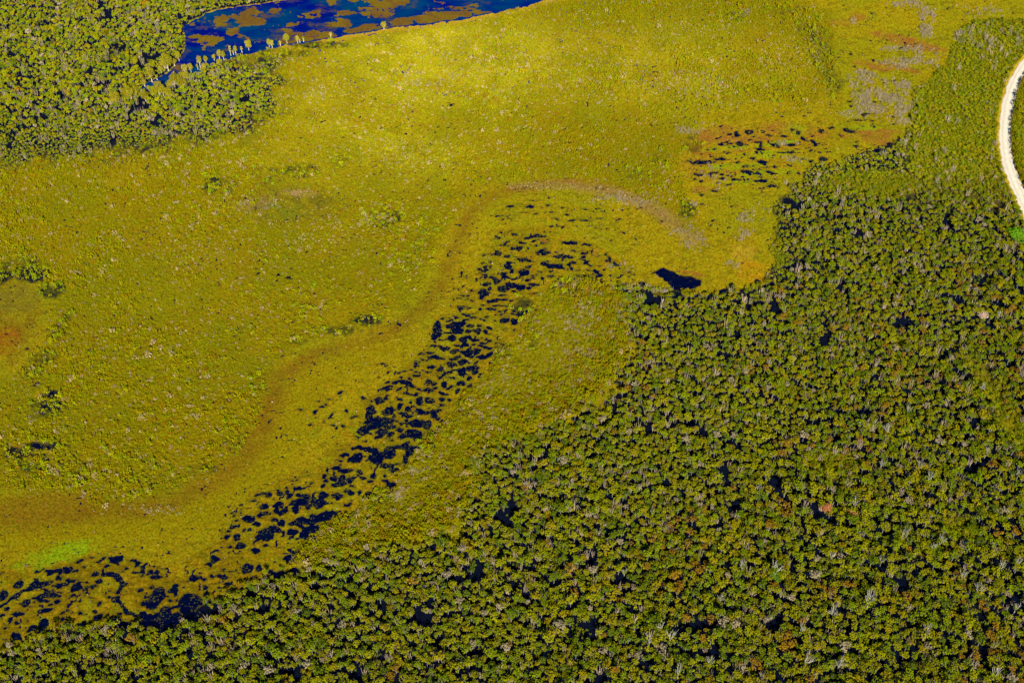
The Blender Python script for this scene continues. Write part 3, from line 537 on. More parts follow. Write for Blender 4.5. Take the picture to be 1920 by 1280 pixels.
def tree_proto(seed, R=2.3, Ht=5.9, n=8, per=16, size=0.62):
    r = np.random.default_rng(seed); pr = Proto(); cs = []; rs = []
    for i in range(n):
        t = i * 2.4 + r.uniform(-.4, .4); d = R * 0.70 * math.sqrt((i + 0.3) / n) * r.uniform(.85, 1.15)
        cs.append((d * math.cos(t), d * math.sin(t), Ht - 0.9 - 0.22 * d * d + r.uniform(-.8, .5))); rs.append(r.uniform(0.55, 0.98) * R / 2.3)
    puffs(pr, cs, rs, per, size, r, 0.78)
    fork = (r.uniform(-.2, .2), r.uniform(-.2, .2), Ht * 0.38)
    for c in ((0, 0, 0),): V, F = stick((0, 0, -0.1), fork, 0.17, 0.12); pr.add(V, F, BARK, 1)
    for c, rad in zip(cs, rs):
        e = np.array(c) - (0, 0, rad * 0.2); mdl = np.array(fork) * .45 + e * .55 + r.uniform(-.2, .2, 3)
        V, F = stick(fork, mdl, 0.09, 0.065); pr.add(V, F, BARK, 1)
        V, F = stick(mdl, e, 0.065, 0.03); pr.add(V, F, BARK, 1)
    return pr
def round_proto(seed, R=2.1, Ht=5.0):
    r = np.random.default_rng(seed); pr = Proto()
    P, D = dome((0, 0, Ht - 1.5), R, 0.7, 110, r, -0.15); V, F = leaf_tris(P, D, 0.62, r, 0.3); pr.add(V, F, np.repeat(r.uniform(.85, 1.12, (len(F), 1)), 3, 0) * np.ones(3), 0)
    V, F = stick((0, 0, -.1), (0, 0, Ht - 1.6), .16, .1); pr.add(V, F, BARK, 1)
    for k in range(4):
        a = k * 1.6 + r.uniform(0, .5); V, F = stick((0, 0, Ht * .4), (1.1 * math.cos(a), 1.1 * math.sin(a), Ht - 1.2), .08, .04); pr.add(V, F, BARK, 1)
    return pr
def bare_proto(seed, Ht=4.6, spread=1.3, n=9):
    r = np.random.default_rng(seed); pr = Proto(); pale = np.array((0.36, 0.33, 0.28))
    V, F = stick((0, 0, -.1), (0, 0, Ht * .3), .15, .12); pr.add(V, F, pale, 1)
    for k in range(n):
        a = r.uniform(0, 6.28); d = spread * r.uniform(.35, 1); top = np.array((d * math.cos(a), d * math.sin(a), Ht * r.uniform(.8, 1.08))); m1 = np.array((0, 0, Ht * .3)) * .5 + top * .5 + r.uniform(-.25, .25, 3)
        V, F = stick((0, 0, Ht * r.uniform(.2, .34)), m1,   .06, .05); pr.add(V, F, pale * r.uniform(.85, 1.1), 1)
        V, F = stick(m1, top, .05, .025); pr.add(V, F, pale * r.uniform(.85, 1.1), 1)
        tw = top + r.uniform(-.7, .7, 3) * (1, 1, .4); V, F = stick(m1, tw, .05, .03); pr.add(V, F, pale, 1)
    puffs(pr, [(r.uniform(-1, 1), r.uniform(-1, 1), Ht * r.uniform(.45, .7)) for _ in range(3)], [.8, .7, .75], 26, .42, r)
    return pr
def shore_proto(seed, w=3.0, h=6.5, dense=1.0):
    """tall tree: pale forked trunk, crown of small clumps in the upper two thirds"""
    r = np.random.default_rng(seed); pr = Proto(); cs = []; rs = []
    n = max(7, int(13 * dense))
    for i in range(n):
        k = (i + .5) / n; z = h * (0.42 + 0.53 * k); env = math.sin(math.pi * (0.16 + 0.70 * k)) ** .8
        a = i * 2.4 + r.uniform(-.4, .4); d = w * .36 * env * r.uniform(.5, 1.05)
        cs.append((d * math.cos(a), d * math.sin(a), z)); rs.append(w * r.uniform(.17, .27))
    puffs(pr, cs, rs, 44, 0.42, r, .9, -0.6)
    pale = np.array((0.62, 0.55, 0.42)); f = (r.uniform(-.1, .1), r.uniform(-.1, .1), h * .3)
    V, F = stick((0, 0, -.2), f, .24, .18); pr.add(V, F, pale, 1)
    for c in cs[::2]:
        V, F = stick(f, np.array(c), .12, .04); pr.add(V, F, pale, 1)
    return pr
def shrub_proto(seed, R=0.72, n=20, size=0.36, Ht=1.35):
    r = np.random.default_rng(seed); pr = Proto(); k = 3
    for i in range(k):
        a = i * 2.1 + r.uniform(0, 1); P, D = dome((R * .45 * math.cos(a), R * .45 * math.sin(a), Ht * .35), R * r.uniform(.55, .75), 1.25, n // k + 1, r, 0.0)
        V, F = leaf_tris(P, D, size, r, .5); pr.add(V, F, r.uniform(.9, 1.1) * np.repeat(r.uniform(.8, 1.2, (len(F), 1)), 3, 0) * np.ones(3), 0)
    return pr
def stems(pr, r, R, Ht):
    for k in range(3):
        a = k * 2.1; V, F = stick((0, 0, -.1), (R * .45 * math.cos(a), R * .45 * math.sin(a), Ht * .7), .05, .03); pr.add(V, F, BARK * .8, 1)
    return pr
def twig_proto(seed, Ht=1.3, n=12):
    r = np.random.default_rng(seed); pr = Proto()
    for k in range(n):
        b = np.array((r.uniform(-.5, .5), r.uniform(-.5, .5), 0)); t = b * 1.7 + (0, 0, Ht * r.uniform(.6, 1.1)) + r.uniform(-.25, .25, 3)
        V, F = stick(b, t, .055, .035); pr.add(V, F, r.uniform(.8, 1.15) * np.ones(3), 0)
    return pr

def bake(name, groups, label):
    """groups: list of (proto data, x, y, z, rot, sxy, sz, tint) -> one mesh object of kind stuff"""
    Vs, Fs, Cs, Ms, off = [], [], [], [], 0
    for (pv, pf, pc, pm), x, y, z, rot, sxy, sz, tint in groups:
        n = len(x)
        if n == 0: continue
        c, s = np.cos(rot)[:, None], np.sin(rot)[:, None]
        vx = (pv[None, :, 0] * c - pv[None, :, 1] * s) * sxy[:, None] + x[:, None]
        vy = (pv[None, :, 0] * s + pv[None, :, 1] * c) * sxy[:, None] + y[:, None]
        vz = pv[None, :, 2] * sz[:, None] + z[:, None]
        vert_is_leaf = np.zeros(len(pv), bool); vert_is_leaf[pf[pm == 0].ravel()] = True
        tt = np.where(vert_is_leaf[None, :, None], tint[:, None, :], 1.0)
        Vs.append(np.stack([vx, vy, vz], -1).reshape(-1, 3).astype(np.float32)); Cs.append((pc[None] * tt).reshape(-1, 3).astype(np.float32))
        Fs.append((pf[None] + (np.arange(n) * len(pv))[:, None, None] + off).reshape(-1, 3).astype(np.int32)); Ms.append(np.tile(pm, n)); off += n * len(pv)
    me = mesh_np(name, np.vstack(Vs), np.vstack(Fs), np.vstack(Cs), [ML, MB], np.concatenate(Ms))
    o = link(name, me); o['kind'] = 'stuff'; o['label'] = label
    print(name, len(me.polygons)); return o

# ------------------------------------------------------------------ scattering
def jitter(sp, r, j=0.85):
    ny = int((GY[-1] - GY[0]) / (sp * .87)); nx = int((GX[-1] - GX[0]) / sp)
    j_, i_ = np.meshgrid(np.arange(nx), np.arange(ny))
    x = GX[0] + (j_ + 0.5 * (i_ % 2)) * sp + r.uniform(-j / 2, j / 2, j_.shape) * sp; y = GY[0] + i_ * sp * .87 + r.uniform(-j / 2, j / 2, j_.shape) * sp
    x, y = x.ravel(), y.ravel(); u, v, s = PX(x, y)
    k = (u > -110) & (u < 2030) & (v > -90) & (v < 1370) & (x > GX[0] + 1) & (x < GX[-1] - 1) & (y < GY[-1] - 1)
    return x[k], y[k]
def fld(A, x, y): return A[idx(x, y)]
def palette(n, r, cols, w):
    cols = np.array(cols); k = r.choice(len(cols), n, p=np.array(w) / sum(w))
    return cols[k] * r.uniform(.88, 1.12, (n, 1)), k
TREE_COL = [(0.245, 0.240, 0.003), (0.180, 0.225, 0.003), (0.27, 0.220, 0.003), (0.115, 0.160, 0.004), (0.27, 0.155, 0.008), (0.32, 0.26, 0.15)]
TREE_NAME = ['yellow-olive', 'leaf-green', 'golden', 'deep green', 'rusty orange', 'pale straw-coloured']
SHRUB_COL = [(0.30, 0.275, 0.003), (0.25, 0.275, 0.003), (0.32, 0.245, 0.003), (0.28, 0.17, 0.004), (0.44, 0.33, 0.15)]
SHRUB_NAME = ['yellow-green', 'bright green', 'golden', 'amber', 'pale pinkish']

# tree size over the woods: large in the near south-east, small towards the road and in the north-west
szu = PU; szv = PV
size = 0.46 + 0.34 * sstep(300, 1200, szv + (szu - 960) * 0.25)
ne = low_heath; size = size * (1 - ne) + 0.34 * ne
size = np.where(sdN > -8, 0.56 - 0.24 * sstep(200, 290, PV), size)
size = np.where(sdN > -25, size * (0.6 + 0.4 * sstep(-12, 16, sdN)), size)
size *= 0.72 + 0.60 * fbm(X, Y, 16, 3, 4)
size = np.where((sdF < 7) & (sdF > -5) & (ne < .5), size * 0.78, size)

tr = np.random.default_rng(5)
protosT = [tree_proto(100 + i, n=7 + i % 4, Ht=5.2 + .3 * (i % 4)) for i in range(9)] + [round_proto(140 + i) for i in range(2)]
dataT = [p.get() for p in protosT]
accepted = []
# dart throwing with a size-dependent spacing on a hash grid
cx_, cy_ = jitter(0.95, tr, 1.0); o_ = tr.permutation(len(cx_)); cx_, cy_ = cx_[o_], cy_[o_]
f_ = fld(forest, cx_, cy_); pl = fld(pool, cx_, cy_); lk_ = fld(sdL, cx_, cy_); rd_ = fld(roadd, cx_, cy_); sz_ = fld(size, cx_, cy_) * tr.uniform(.66, 1.45, len(cx_))
ok = (f_ > tr.uniform(0.35, 1, len(cx_))) & (pl < 0.1) & (lk_ < -1.5) & (rd_ > ROAD_HW + 1.0 + sz_ * 1.3)
gaps = fbm(cx_, cy_, 6.5, 2, 6); ok &= gaps > 0.29
cx_, cy_, sz_ = cx_[ok], cy_[ok], sz_[ok]
cell = 1.7; grid = {}
keep = []
for i in range(len(cx_)):
    x, y, s = cx_[i], cy_[i], sz_[i]; gx, gy = int(x // cell), int(y // cell); rr = 2.8 * s; good = True; R_ = 2
    for a in range(gx - R_, gx + R_ + 1):
        for b in range(gy - R_, gy + R_ + 1):
            for (px, py, ps) in grid.get((a, b), ()):
                if (px - x) ** 2 + (py - y) ** 2 < (0.5 * (rr + 2.8 * ps)) ** 2: good = False; break
            if not good: break
        if not good: break
    if good: grid.setdefault((gx, gy), []).append((x, y, s)); keep.append(i)
tx, ty, ts = cx_[keep], cy_[keep], sz_[keep]; nT = len(tx); print("trees", nT)
z0 = lambda x, y: np.maximum(fld(H, x, y), -0.15)
tu, tv, tS = PX(tx, ty, 3.0)
# local colour families: patches of green, gold, rust
w_r = fbm(tx, ty, 18, 2, 3); tint, tk = palette(nT, tr, TREE_COL, [46, 26, 12, 9, 1.0, 2.5])
far_bright = 1 + 0.28 * (tv < 330); tint = tint * far_bright[:, None]  # extra brightness of the far trees painted into their leaf colour
rust = (tr.random(nT) < 0.16 * sstep(.56, .66, w_r)) & (tu > 1150) & (tv > 500); tk[rust] = 4; tint[rust] = np.array(TREE_COL[4]) * tr.uniform(.8, 1.1, (rust.sum(), 1))
kind = tr.integers(0, 9, nT); rk = tr.random(nT) < 0.07; kind[rk] = tr.integers(9, 11, rk.sum()); tint[rk & (tk < 4)] *= 0.72
rot = tr.uniform(0, 6.283, nT); shz = tr.uniform(.82, 1.22, nT)
flat_small = np.where(ts < 0.5, 0.75, 1.0)

# the 300 that show largest stand as trees of their own
infr = (tu > 12) & (tu < 1908) & (tv > 12) & (tv < 1262)
rank = np.argsort(-(ts * tS * infr * (tv > 300)))[:290]; single = np.zeros(nT, bool); single[rank] = True
groups = []
for k in range(11):
    q = (kind == k) & ~single
    groups.append((dataT[k], tx[q], ty[q], z0(tx[q], ty[q]), rot[q], ts[q], ts[q] * shz[q] * flat_small[q], tint[q]))
bake("forest", groups, 'dense low woodland of olive and green crowns with dark gaps between them')

def pair(name_pr, pr, base):
    crown = mesh_np(name_pr + "_crown", *pr.get(0)[:3], [ML]); trunk = mesh_np(name_pr + "_trunk", *pr.get(1)[:3], [MB]); return crown, trunk
def thing(name, label, cat, loc, rz, sc, group, crown, trunk, col, parts=("crown", "trunk")):
    e = bpy.data.objects.new(name, None); S.collection.objects.link(e)
    e.location = loc; e.rotation_euler = (0, 0, rz); e.scale = sc; e.empty_display_size = .5
    e['label'] = label; e['category'] = cat
    if group: e['group'] = group
    for nm, me_, c in ((parts[0], crown, col), (parts[1], trunk, (1, 1, 1))):
        if me_ is None: continue
        o = link(nm, me_, e); o.color = (*c, 1)
    return e
def where(u, v):
    rows = ['top', 'upper part', 'middle', 'lower part', 'bottom edge']; 
    r_ = rows[int(np.clip(v / 1280 * 5, 0, 4))]
    c_ = 'far left' if u < 320 else 'left' if u < 640 else 'centre-left' if u < 960 else 'centre-right' if u < 1280 else 'right' if u < 1600 else 'far right'
    return r_, c_
meshT = [pair("forest_tree", p, None) for p in protosT]
used_labels = set()
def uniq(cands):
    for c in cands:
        if c not in used_labels: used_labels.add(c); return c
    return cands[0]
order = ['first', 'second', 'third', 'fourth', 'fifth', 'sixth', 'seventh', 'eighth', 'ninth', 'tenth', 'eleventh', 'twelfth', 'thirteenth', 'fourteenth', 'fifteenth', 'sixteenth', 'seventeenth', 'eighteenth', 'nineteenth', 'twentieth']
def ordinal(n): return order[n] if n < 20 else (['twenty', 'thirty', 'forty', 'fifty', 'sixty', 'seventy', 'eighty', 'ninety'][(n + 1) // 10 - 2] + ('-' + order[(n + 1) % 10 - 1] if (n + 1) % 10 else 'th')).replace('twentyth', 'twentieth').replace('thirtyth', 'thirtieth').replace('fortyth', 'fortieth').replace('fiftyth', 'fiftieth').replace('sixtyth', 'sixtieth')
def label_set(us, vs, descs, noun, region_of):
    """labels that single each out: look + region + place counted from the left among its look-alikes there"""
    keys = {}
    for i, (u, v, d) in enumerate(zip(us, vs, descs)): keys.setdefault((d, region_of(u, v)), []).append(i)
    labs = [None] * len(us)
    for (d, rg), L in keys.items():
        L.sort(key=lambda i: us[i])
        for n, i in enumerate(L):
            labs[i] = f"{d} {noun} {rg}" if len(L) == 1 else f"{d} {noun}, {ordinal(n)} from left {rg}"
    return labs
def wood_region(u, v):
    r_, c_ = where(u, v)
    if v < 300 and u < 600: return "in the wood left of the lake"
    vv = 'lowest' if v > 1180 else 'low' if v > 1060 else 'lower' if v > 940 else 'middle' if v > 780 else 'upper'
    return f"in the {vv} {c_} of the forest"
shape_w = np.where(kind >= 9, 'dome-crowned', np.where(ts[:] > 1.15, 'broad clumpy', np.where(shz > 1.02, 'upright clumpy', 'low clumpy')))
sel = np.nonzero(single)[0]
labs = label_set(tu[sel], tv[sel], [f"{TREE_NAME[tk[i]]} {shape_w[i]}" for i in sel], "tree", wood_region)
for i, lb in zip(sel, labs):
    thing("forest_tree", lb, "tree", (tx[i], ty[i], float(z0(tx[i], ty[i]))), rot[i], (ts[i], ts[i], ts[i] * shz[i]), "trees of the near forest", *meshT[kind[i]], tuple(tint[i]))

# ------------------------------------------------------------------ undergrowth between the trees, scrub and heath
sr = np.random.default_rng(21)
protoS = [shrub_proto(200 + i) for i in range(6)]; dataS = [p.get() for p in protoS]
dataW = [twig_proto(230 + i).get() for i in range(4)]
def scatter(sp, prob, r, sfn, cols, w, data=dataS, hz=1.0):
    x, y = jitter(sp, r); p = prob(x, y); k = r.random(len(x)) < p
    x, y = x[k], y[k]; s = sfn(x, y) * r.uniform(.65, 1.35, len(x)); t, ki = palette(len(x), r, cols, w)
    return dict(x=x, y=y, s=s, t=t, ki=ki, pk=r.integers(0, len(data), len(x)), rot=r.uniform(0, 6.28, len(x)), hz=hz * r.uniform(.8, 1.25, len(x)))
def clear(x, y): return (fld(pool, x, y) < -0.35) & (fld(sdL, x, y) < -3.0) & (fld(roadd, x, y) > ROAD_HW + 0.9)
dns = fbm(X, Y, 24, 3, 0)
def p_heath(x, y):
    h = fld(heath, x, y); f = fld(forest, x, y)
    d = sstep(0.30, 0.62, fbm(x, y, 24, 3, 0)); 
    return clear(x, y) * np.clip(h * (0.50 + 0.45 * d), 0, 1) * (1 - 0.75 * sstep(.3, .7, fld(clm, x, y))) * (1 - f)
heathS = scatter(1.45, p_heath, sr, lambda x, y: (0.66 + 0.35 * sstep(.4, .7, fbm(x, y, 20, 2, 2))) * np.where(sr.random(len(x)) < .13, 1.75, 1), SHRUB_COL, [34, 22, 26, 9, 9])
heathS['t'] = heathS['t'] * (1 + 0.35 * fld(straw, heathS['x'], heathS['y']))[:, None] + np.array((0.02, 0.02, .006)) * fld(straw, heathS['x'], heathS['y'])[:, None]  # shrubs there lightened too: hotspot brightness put into their tint
edgeN = np.maximum(sstep(-34, -4, sdN), 0) * (sdN < 2)
def p_edge(x, y): return clear(x, y) * fld(edgeN, x, y) * 0.8 * (fld(forest, x, y) < .5) * (fld(PU, x, y) < 560)
edgeS = scatter(2.0, p_edge, sr, lambda x, y: 1.15 + 0 * x, SHRUB_COL, [30, 26, 22, 8, 8], hz=1.4)
def p_scrub(x, y): return clear(x, y) * (fld(scrub, x, y) > .4) * 0.85
scrubS = scatter(1.35, p_scrub, sr, lambda x, y: 0.66 + 0.75 * sstep(-24, 2, fld(sdF, x, y)) + 0.4 * (1 - sstep(0, 7, fld(sdS, x, y))) + 0.4 * sstep(.5, .7, fbm(x, y, 9, 2, 5)), SHRUB_COL, [26, 18, 22, 12, 7], hz=1.3)
scrubS['t'] = scrubS['t'] * 0.82
def p_under(x, y): return clear(x, y) * (fld(forest, x, y) > .4) * np.maximum(0.50 * sstep(.45, .65, fbm(x, y, 11, 2, 7)), 0.95 * fld(low_heath, x, y))
underS = scatter(1.5, p_under, sr, lambda x, y: 0.9 + 0 * x, TREE_COL[:4], [3, 4, 2, 3], hz=1.5)
def p_mat(x, y): return (fld(pool, x, y) < -0.5) * clear(x, y) * (1 - fld(heath, x, y)) * (1 - fld(forest, x, y)) * (1 - fld(scrub, x, y)) * (0.62 - 0.22 * fld(bandm, x, y))
matS = scatter(1.3, p_mat, sr, lambda x, y: 0.42 + 0 * x, [tuple(MAT * 1.05), tuple(OLIVE * 1.1), (0.27, 0.16, 0.003)], [4, 4, 2], hz=0.7)
def p_cl(x, y): return clear(x, y) * fld(clm, x, y) * (fld(forest, x, y) < .6)
clS = scatter(2.3, p_cl, sr, lambda x, y: 1.25 + 0 * x, [(0.26, 0.32, 0.003), (0.33, 0.33, 0.003), (0.27, 0.24, 0.003)], [5, 4, 2], hz=1.5)
# greyish dead brush, seen in patches of the fen, along the forest edge and here and there in the scrub
GRY = [(1650,185,110,60,.95),(1640,160,90,30,.8),(1690,170,50,60,.95),(1610,170,40,40,.8),(1620,145,70,24,.8),(1700,120,120,22,.7),(1740,30,40,40,.95),(1735,60,36,30,.9),(1700,8,80,14,.7),(1660,205,130,40,.85),(1680,228,70,24,.7),(1600,215,60,14,.5),
       (1740,105,60,14,.8),(1700,92,120,12,.7),(1600,42,18,14,.8),(1390,24,40,18,.6),(1405,410,60,24,.8),(1400,440,50,30,.6),(1420,395,60,12,.7),(1340,330,60,60,.25),(1300,385,24,14,.8),(1470,270,60,12,.6),(1490,300,60,16,.5),(1290,245,60,16,.5),(1330,232,60,8,.5),
       (1165,500,60,22,.7),(1100,535,80,22,.6),(1180,538,120,12,.95),(1240,545,60,12,.8),(1235,518,40,8,.9),(1060,540,60,16,.6),(705,408,44,8,.95),(730,416,30,6,.8),(710,412,70,22,.3),(620,1010,60,20,.5),(690,975,50,30,.5),(740,930,40,20,.7),(770,885,30,24,.7),(560,1050,60,30,.5),
       (660,985,30,16,.7),(790,845,30,24,.5),(480,1090,50,24,.4),(1100,640,120,160,.25),(1150,600,60,100,.4),(1090,600,60,60,.3),(55,1060,18,8,.6),(80,1215,60,16,.5),(220,1220,60,26,.5),(380,1200,80,40,.35),(1840,590,24,14,.9),(1840,20,100,30,.3),(1860,80,120,60,.35),(1800,75,30,30,.6),
       (1440,560,60,20,.5),(1360,555,60,16,.4),(480,385,110,24,.12),(300,960,100,12,.35),(1370,500,40,20,.4),(1280,430,60,40,.3),(1300,450,60,50,.35),(1180,375,160,30,.3),(470,190,40,14,.4),(300,255,50,10,.3),(600,180,80,20,.3),(800,150,160,40,.12),(1280,155,200,60,.12)]
gm = np.full(X.shape, 0.0)
for (u, v, w, h, a) in GRY:
    t_ = np.full(X.shape, -9.0); ell(t_, u, v, w, h); half = min(w, h / .7) / float(PX(*W(u, v))[2]) / 2
    gm = np.maximum(gm, a * sstep(-.1 * half, .5 * half, t_))
gm = gm * (0.12 + 0.88 * sstep(.42, .56, fbm(X, Y, 5, 3, 4)))
gm = np.maximum(gm * (1 - 0.75 * forest), (0.008 + 0.022 * sstep(.55, .7, fbm(X, Y, 9, 2, 1))) * forest * (1 - .8 * low_heath) + 0.03 * scrub + 0.003 * heath * sstep(.5, .7, fbm(X, Y, 16, 3, 5)))
def p_gr(x, y): return (fld(pool, x, y) < -0.2) * (fld(roadd, x, y) > ROAD_HW + .8) * (fld(sdL, x, y) < -3) * fld(gm, x, y)
grS = scatter(0.85, p_gr, sr, lambda x, y: 0.75 + 0.5 * fld(forest, x, y), [(0.50, 0.39, 0.27), (0.42, 0.32, 0.22), (0.38, 0.33, 0.17)], [4, 3, 3], data=dataW, hz=1.0)
grS['hz'] *= 1 + 1.2 * fld(forest, grS['x'], grS['y'])
PALE = [(545,182,110,26,.9),(600,170,120,40,.4),(800,155,200,60,.45),(830,90,200,60,.4),(1290,158,200,60,.6),(1330,150,120,30,.7),(1480,105,140,60,.5),(740,290,160,60,.35),(820,290,160,80,.35),(620,440,300,90,.3),(400,480,240,70,.3),
        (480,380,110,30,.25),(560,360,70,14,.6),(330,210,100,30,.3),(280,255,60,12,.6),(1180,375,200,34,.5),(1050,350,200,20,.5),(1000,120,500,160,.25),(300,955,160,20,.5),(200,960,60,14,.4),(1300,60,200,40,.3),(700,200,300,100,.2),(650,860,30,14,.4),(480,600,200,60,.15)]
pm = np.full(X.shape, 0.015)
for (u, v, w, h, a) in PALE:
    t_ = np.full(X.shape, -9.0); ell(t_, u, v, w, h); half = min(w, h / .7) / float(PX(*W(u, v))[2]) / 2
    pm = np.maximum(pm, a * sstep(-.2 * half, .6 * half, t_))
pm = pm * (0.2 + 0.8 * sstep(.38, .6, fbm(X, Y, 6, 3, 4)))
def p_pale(x, y): return clear(x, y) * 0.7 * fld(pm, x, y) * (1 - fld(forest, x, y))
paleS = scatter(1.0, p_pale, sr, lambda x, y: 0.40 + 0 * x, [(0.62, 0.50, 0.34), (0.55, 0.40, 0.26), (0.50, 0.44, 0.22)], [4, 3, 3], hz=1.5)
_ix = lambda x: x > 0
def side(x, y):
    j = np.argmin((RC[None, :, 0] - x[:, None]) ** 2 + (RC[None, :, 1] - y[:, None]) ** 2, axis=1); return x > RC[j, 0]
def p_road(x, y):
    d = fld(roadd, x, y); ok_ = (d > ROAD_HW - 0.25) & (d < ROAD_HW + 3.2); out_ = np.zeros(len(x)); q = np.nonzero(ok_)[0]
    if len(q): out_[q] = np.where(side(x[q], y[q]), 0.95, 0.5 * (d[q] > ROAD_HW + 1.2))
    return out_
roadS = scatter(1.25, p_road, sr, lambda x, y: np.where(side(x, y), 1.25, 0.8), [(0.21, 0.20, 0.003), (0.16, 0.19, 0.003), (0.24, 0.18, 0.004)], [4, 3, 3], hz=2.1)
# sedge standing in the shallow pools: sparse dark tufts
def p_sd(x, y): return (fld(pool, x, y) > -0.1) * (fld(sdL, x, y) < 0) * (0.10 + sstep(.46, .60, fbm(x, y, 6, 2, 3)) * 0.5) * (1 - sstep(0.5, 1.0, poly_tarn(x, y)))
def poly_tarn(x, y):
    u, v, _ = PX(x, y); return ((u > 1205) & (u < 1315) & (v > 495) & (v < 550)).astype(float)
sdS_ = scatter(0.9, p_sd, sr, lambda x, y: 0.42 + 0 * x, [(0.10, 0.10, 0.004), (0.16, 0.13, 0.004), (0.07, 0.08, 0.01)], [4, 3, 3], hz=0.9)

# 300 largest shrubs as things of their own, the rest as one object
def in_frame(d): u, v, s = PX(d['x'], d['y'], .5); return u, v, s, (u > 12) & (u < 1908) & (v > 12) & (v < 1262)
stem_r = np.random.default_rng(9)
meshS = []
for i in range(6):
    pr = stems(shrub_proto(200 + i, n=27, size=.36), stem_r, .75, .9); meshS.append(pair("shrub", pr, None))
for d in (heathS, edgeS, scrubS, underS, matS, clS, grS, sdS_, paleS, roadS): d['one'] = np.zeros(len(d['x']), bool)
u, v, s, inn = in_frame(clS); fo = fld(forest, clS['x'], clS['y'])
top = np.argsort(-(clS['s'] * s * inn))[:290]; clS['one'][top] = True
SN = ['bright green', 'yellow-green', 'olive']
def bog_region(u, v):
    if 540 < u and v > 470 and u < 1250: return "at scrub edge " + ("near tarn" if u > 1000 else "beside mid pools" if v < 900 else "beside lowest pools")
    if u > 1250: return "near the reddish fen"
    if v < 160: return "on the lake's near shore"
    r_, c_ = where(u, v)
    return f"in golden heath, {r_}, {c_}"
labs = label_set(u[top], v[top], [f"{SN[clS['ki'][i]]} {'large' if clS['s'][i] > 1.55 else 'rounded' if clS['hz'][i] < 1.2 else 'taller'}" for i in top], "shrub", bog_region)
for i, lb in zip(top, labs):
    x, y, s_ = clS['x'][i], clS['y'][i], clS['s'][i]
    thing("shrub", lb, "shrub", (x, y, float(z0(x, y))), clS['rot'][i], (s_, s_, s_ * clS['hz'][i]), "shrubs standing out of the heath", *meshS[clS['pk'][i]], tuple(clS['t'][i]), ("foliage", "stem"))
def grp(d, data):
    return [(data[k], d['x'][q], d['y'][q], np.maximum(fld(H, d['x'][q], d['y'][q]), -0.22), d['rot'][q], d['s'][q], d['s'][q] * d['hz'][q], d['t'][q]) for k in range(len(data)) for q in [(d['pk'] == k) & ~d['one']]]
bake("shrubbery", grp(heathS, dataS) + grp(edgeS, dataS) + grp(scrubS, dataS) + grp(clS, dataS) + grp(paleS, dataS) + grp(roadS, dataS), 'low golden and yellow-green heath shrubs covering the marsh')
bake("undergrowth", grp(underS, dataS) + grp(matS, dataS), 'low plants of the moss mat and forest floor')
bake("dead_brush_debris", grp(grS, dataW), 'pinkish grey dead brush in patches over the fen and along the forest edge')
bake("pool_grass", grp(sdS_, dataS), 'sparse sedge tufts standing in the dark pools')

# ------------------------------------------------------------------ bare pale trees
BARE = [(1600,955,34,'with rusty twigs'),(1735,915,44,''),(1722,885,30,''),(1450,1085,44,'leaning over a dark gap'),(1560,1165,40,''),(1625,1140,44,''),(1730,1200,44,''),(1555,1055,30,''),(1690,1015,34,''),(1760,1025,30,''),(1660,820,34,''),(1700,780,26,''),
        (1755,640,24,''),(1900,1070,40,''),(1830,1120,40,''),(1870,1075,34,''),(1570,1255,34,''),(1860,1275,34,''),(1215,1215,40,'in a pale thicket'),(1235,1190,34,'in a pale thicket'),(1255,1205,30,'in a pale thicket'),(1270,1270,30,''),(1840,740,28,''),
        (1650,880,24,''),(1845,860,30,''),(1500,1190,30,''),(1510,1250,34,''),(1745,1035,24,''),(1610,1015,24,''),(1390,1070,24,''),(1600,700,22,''),(1420,790,20,''),(1440,690,18,''),(1290,930,18,''),(1420,925,20,''),(204,225,16,'in the wood below the lake tip'),(112,58,18,'in the wood left of the lake'),
        (1900,1150,30,''),(1800,1090,30,''),(1650,1060,26,''),(1350,1130,24,''),(1330,1250,24,''),(1700,1150,24,''),(1905,900,26,''),(1870,600,22,''),(1170,1080,16,''),(985,915,16,'beside a round pale crown'),(1020,895,14,'')]
protoB = [bare_proto(300 + i, n=8 + i) for i in range(6)]
def pr_meshes(pr, nm):
    return pair(nm, pr, None)
meshB = [pr_meshes(p, "bare_tree") for p in protoB]; rb = np.random.default_rng(31)
cnt = {}
info = []
for n, (u, v, hp, ex) in enumerate(BARE):
    x, y = W(u, v); s = float(PX(x, y)[2]); dep = math.atan2(CAM_H, math.hypot(x, y)); hm = hp / s / math.cos(dep) * 0.5; info.append((u, v, x, y, hm, ex))
labs = label_set([i[0] for i in info], [i[1] for i in info], [("tall" if i[4] > 4.3 else "small") + " pale bare-branched" for i in info], "tree", wood_region)
for n, (u, v, x, y, hm, ex) in enumerate(info):
    sc = (hm + 1.2) / 4.6
    lb = labs[n] + ((" " + ex) if ex and len(labs[n].split()) + len(ex.split()) < 16 else "")
    thing("bare_tree", lb, "tree", (float(x), float(y), 0.1), rb.uniform(0, 6), (sc * rb.uniform(.9, 1.2), sc, sc * 1.1), "pale bare trees in the forest", *meshB[n % 6], TREE_COL[n % 4], ("twig_foliage", "trunk"))

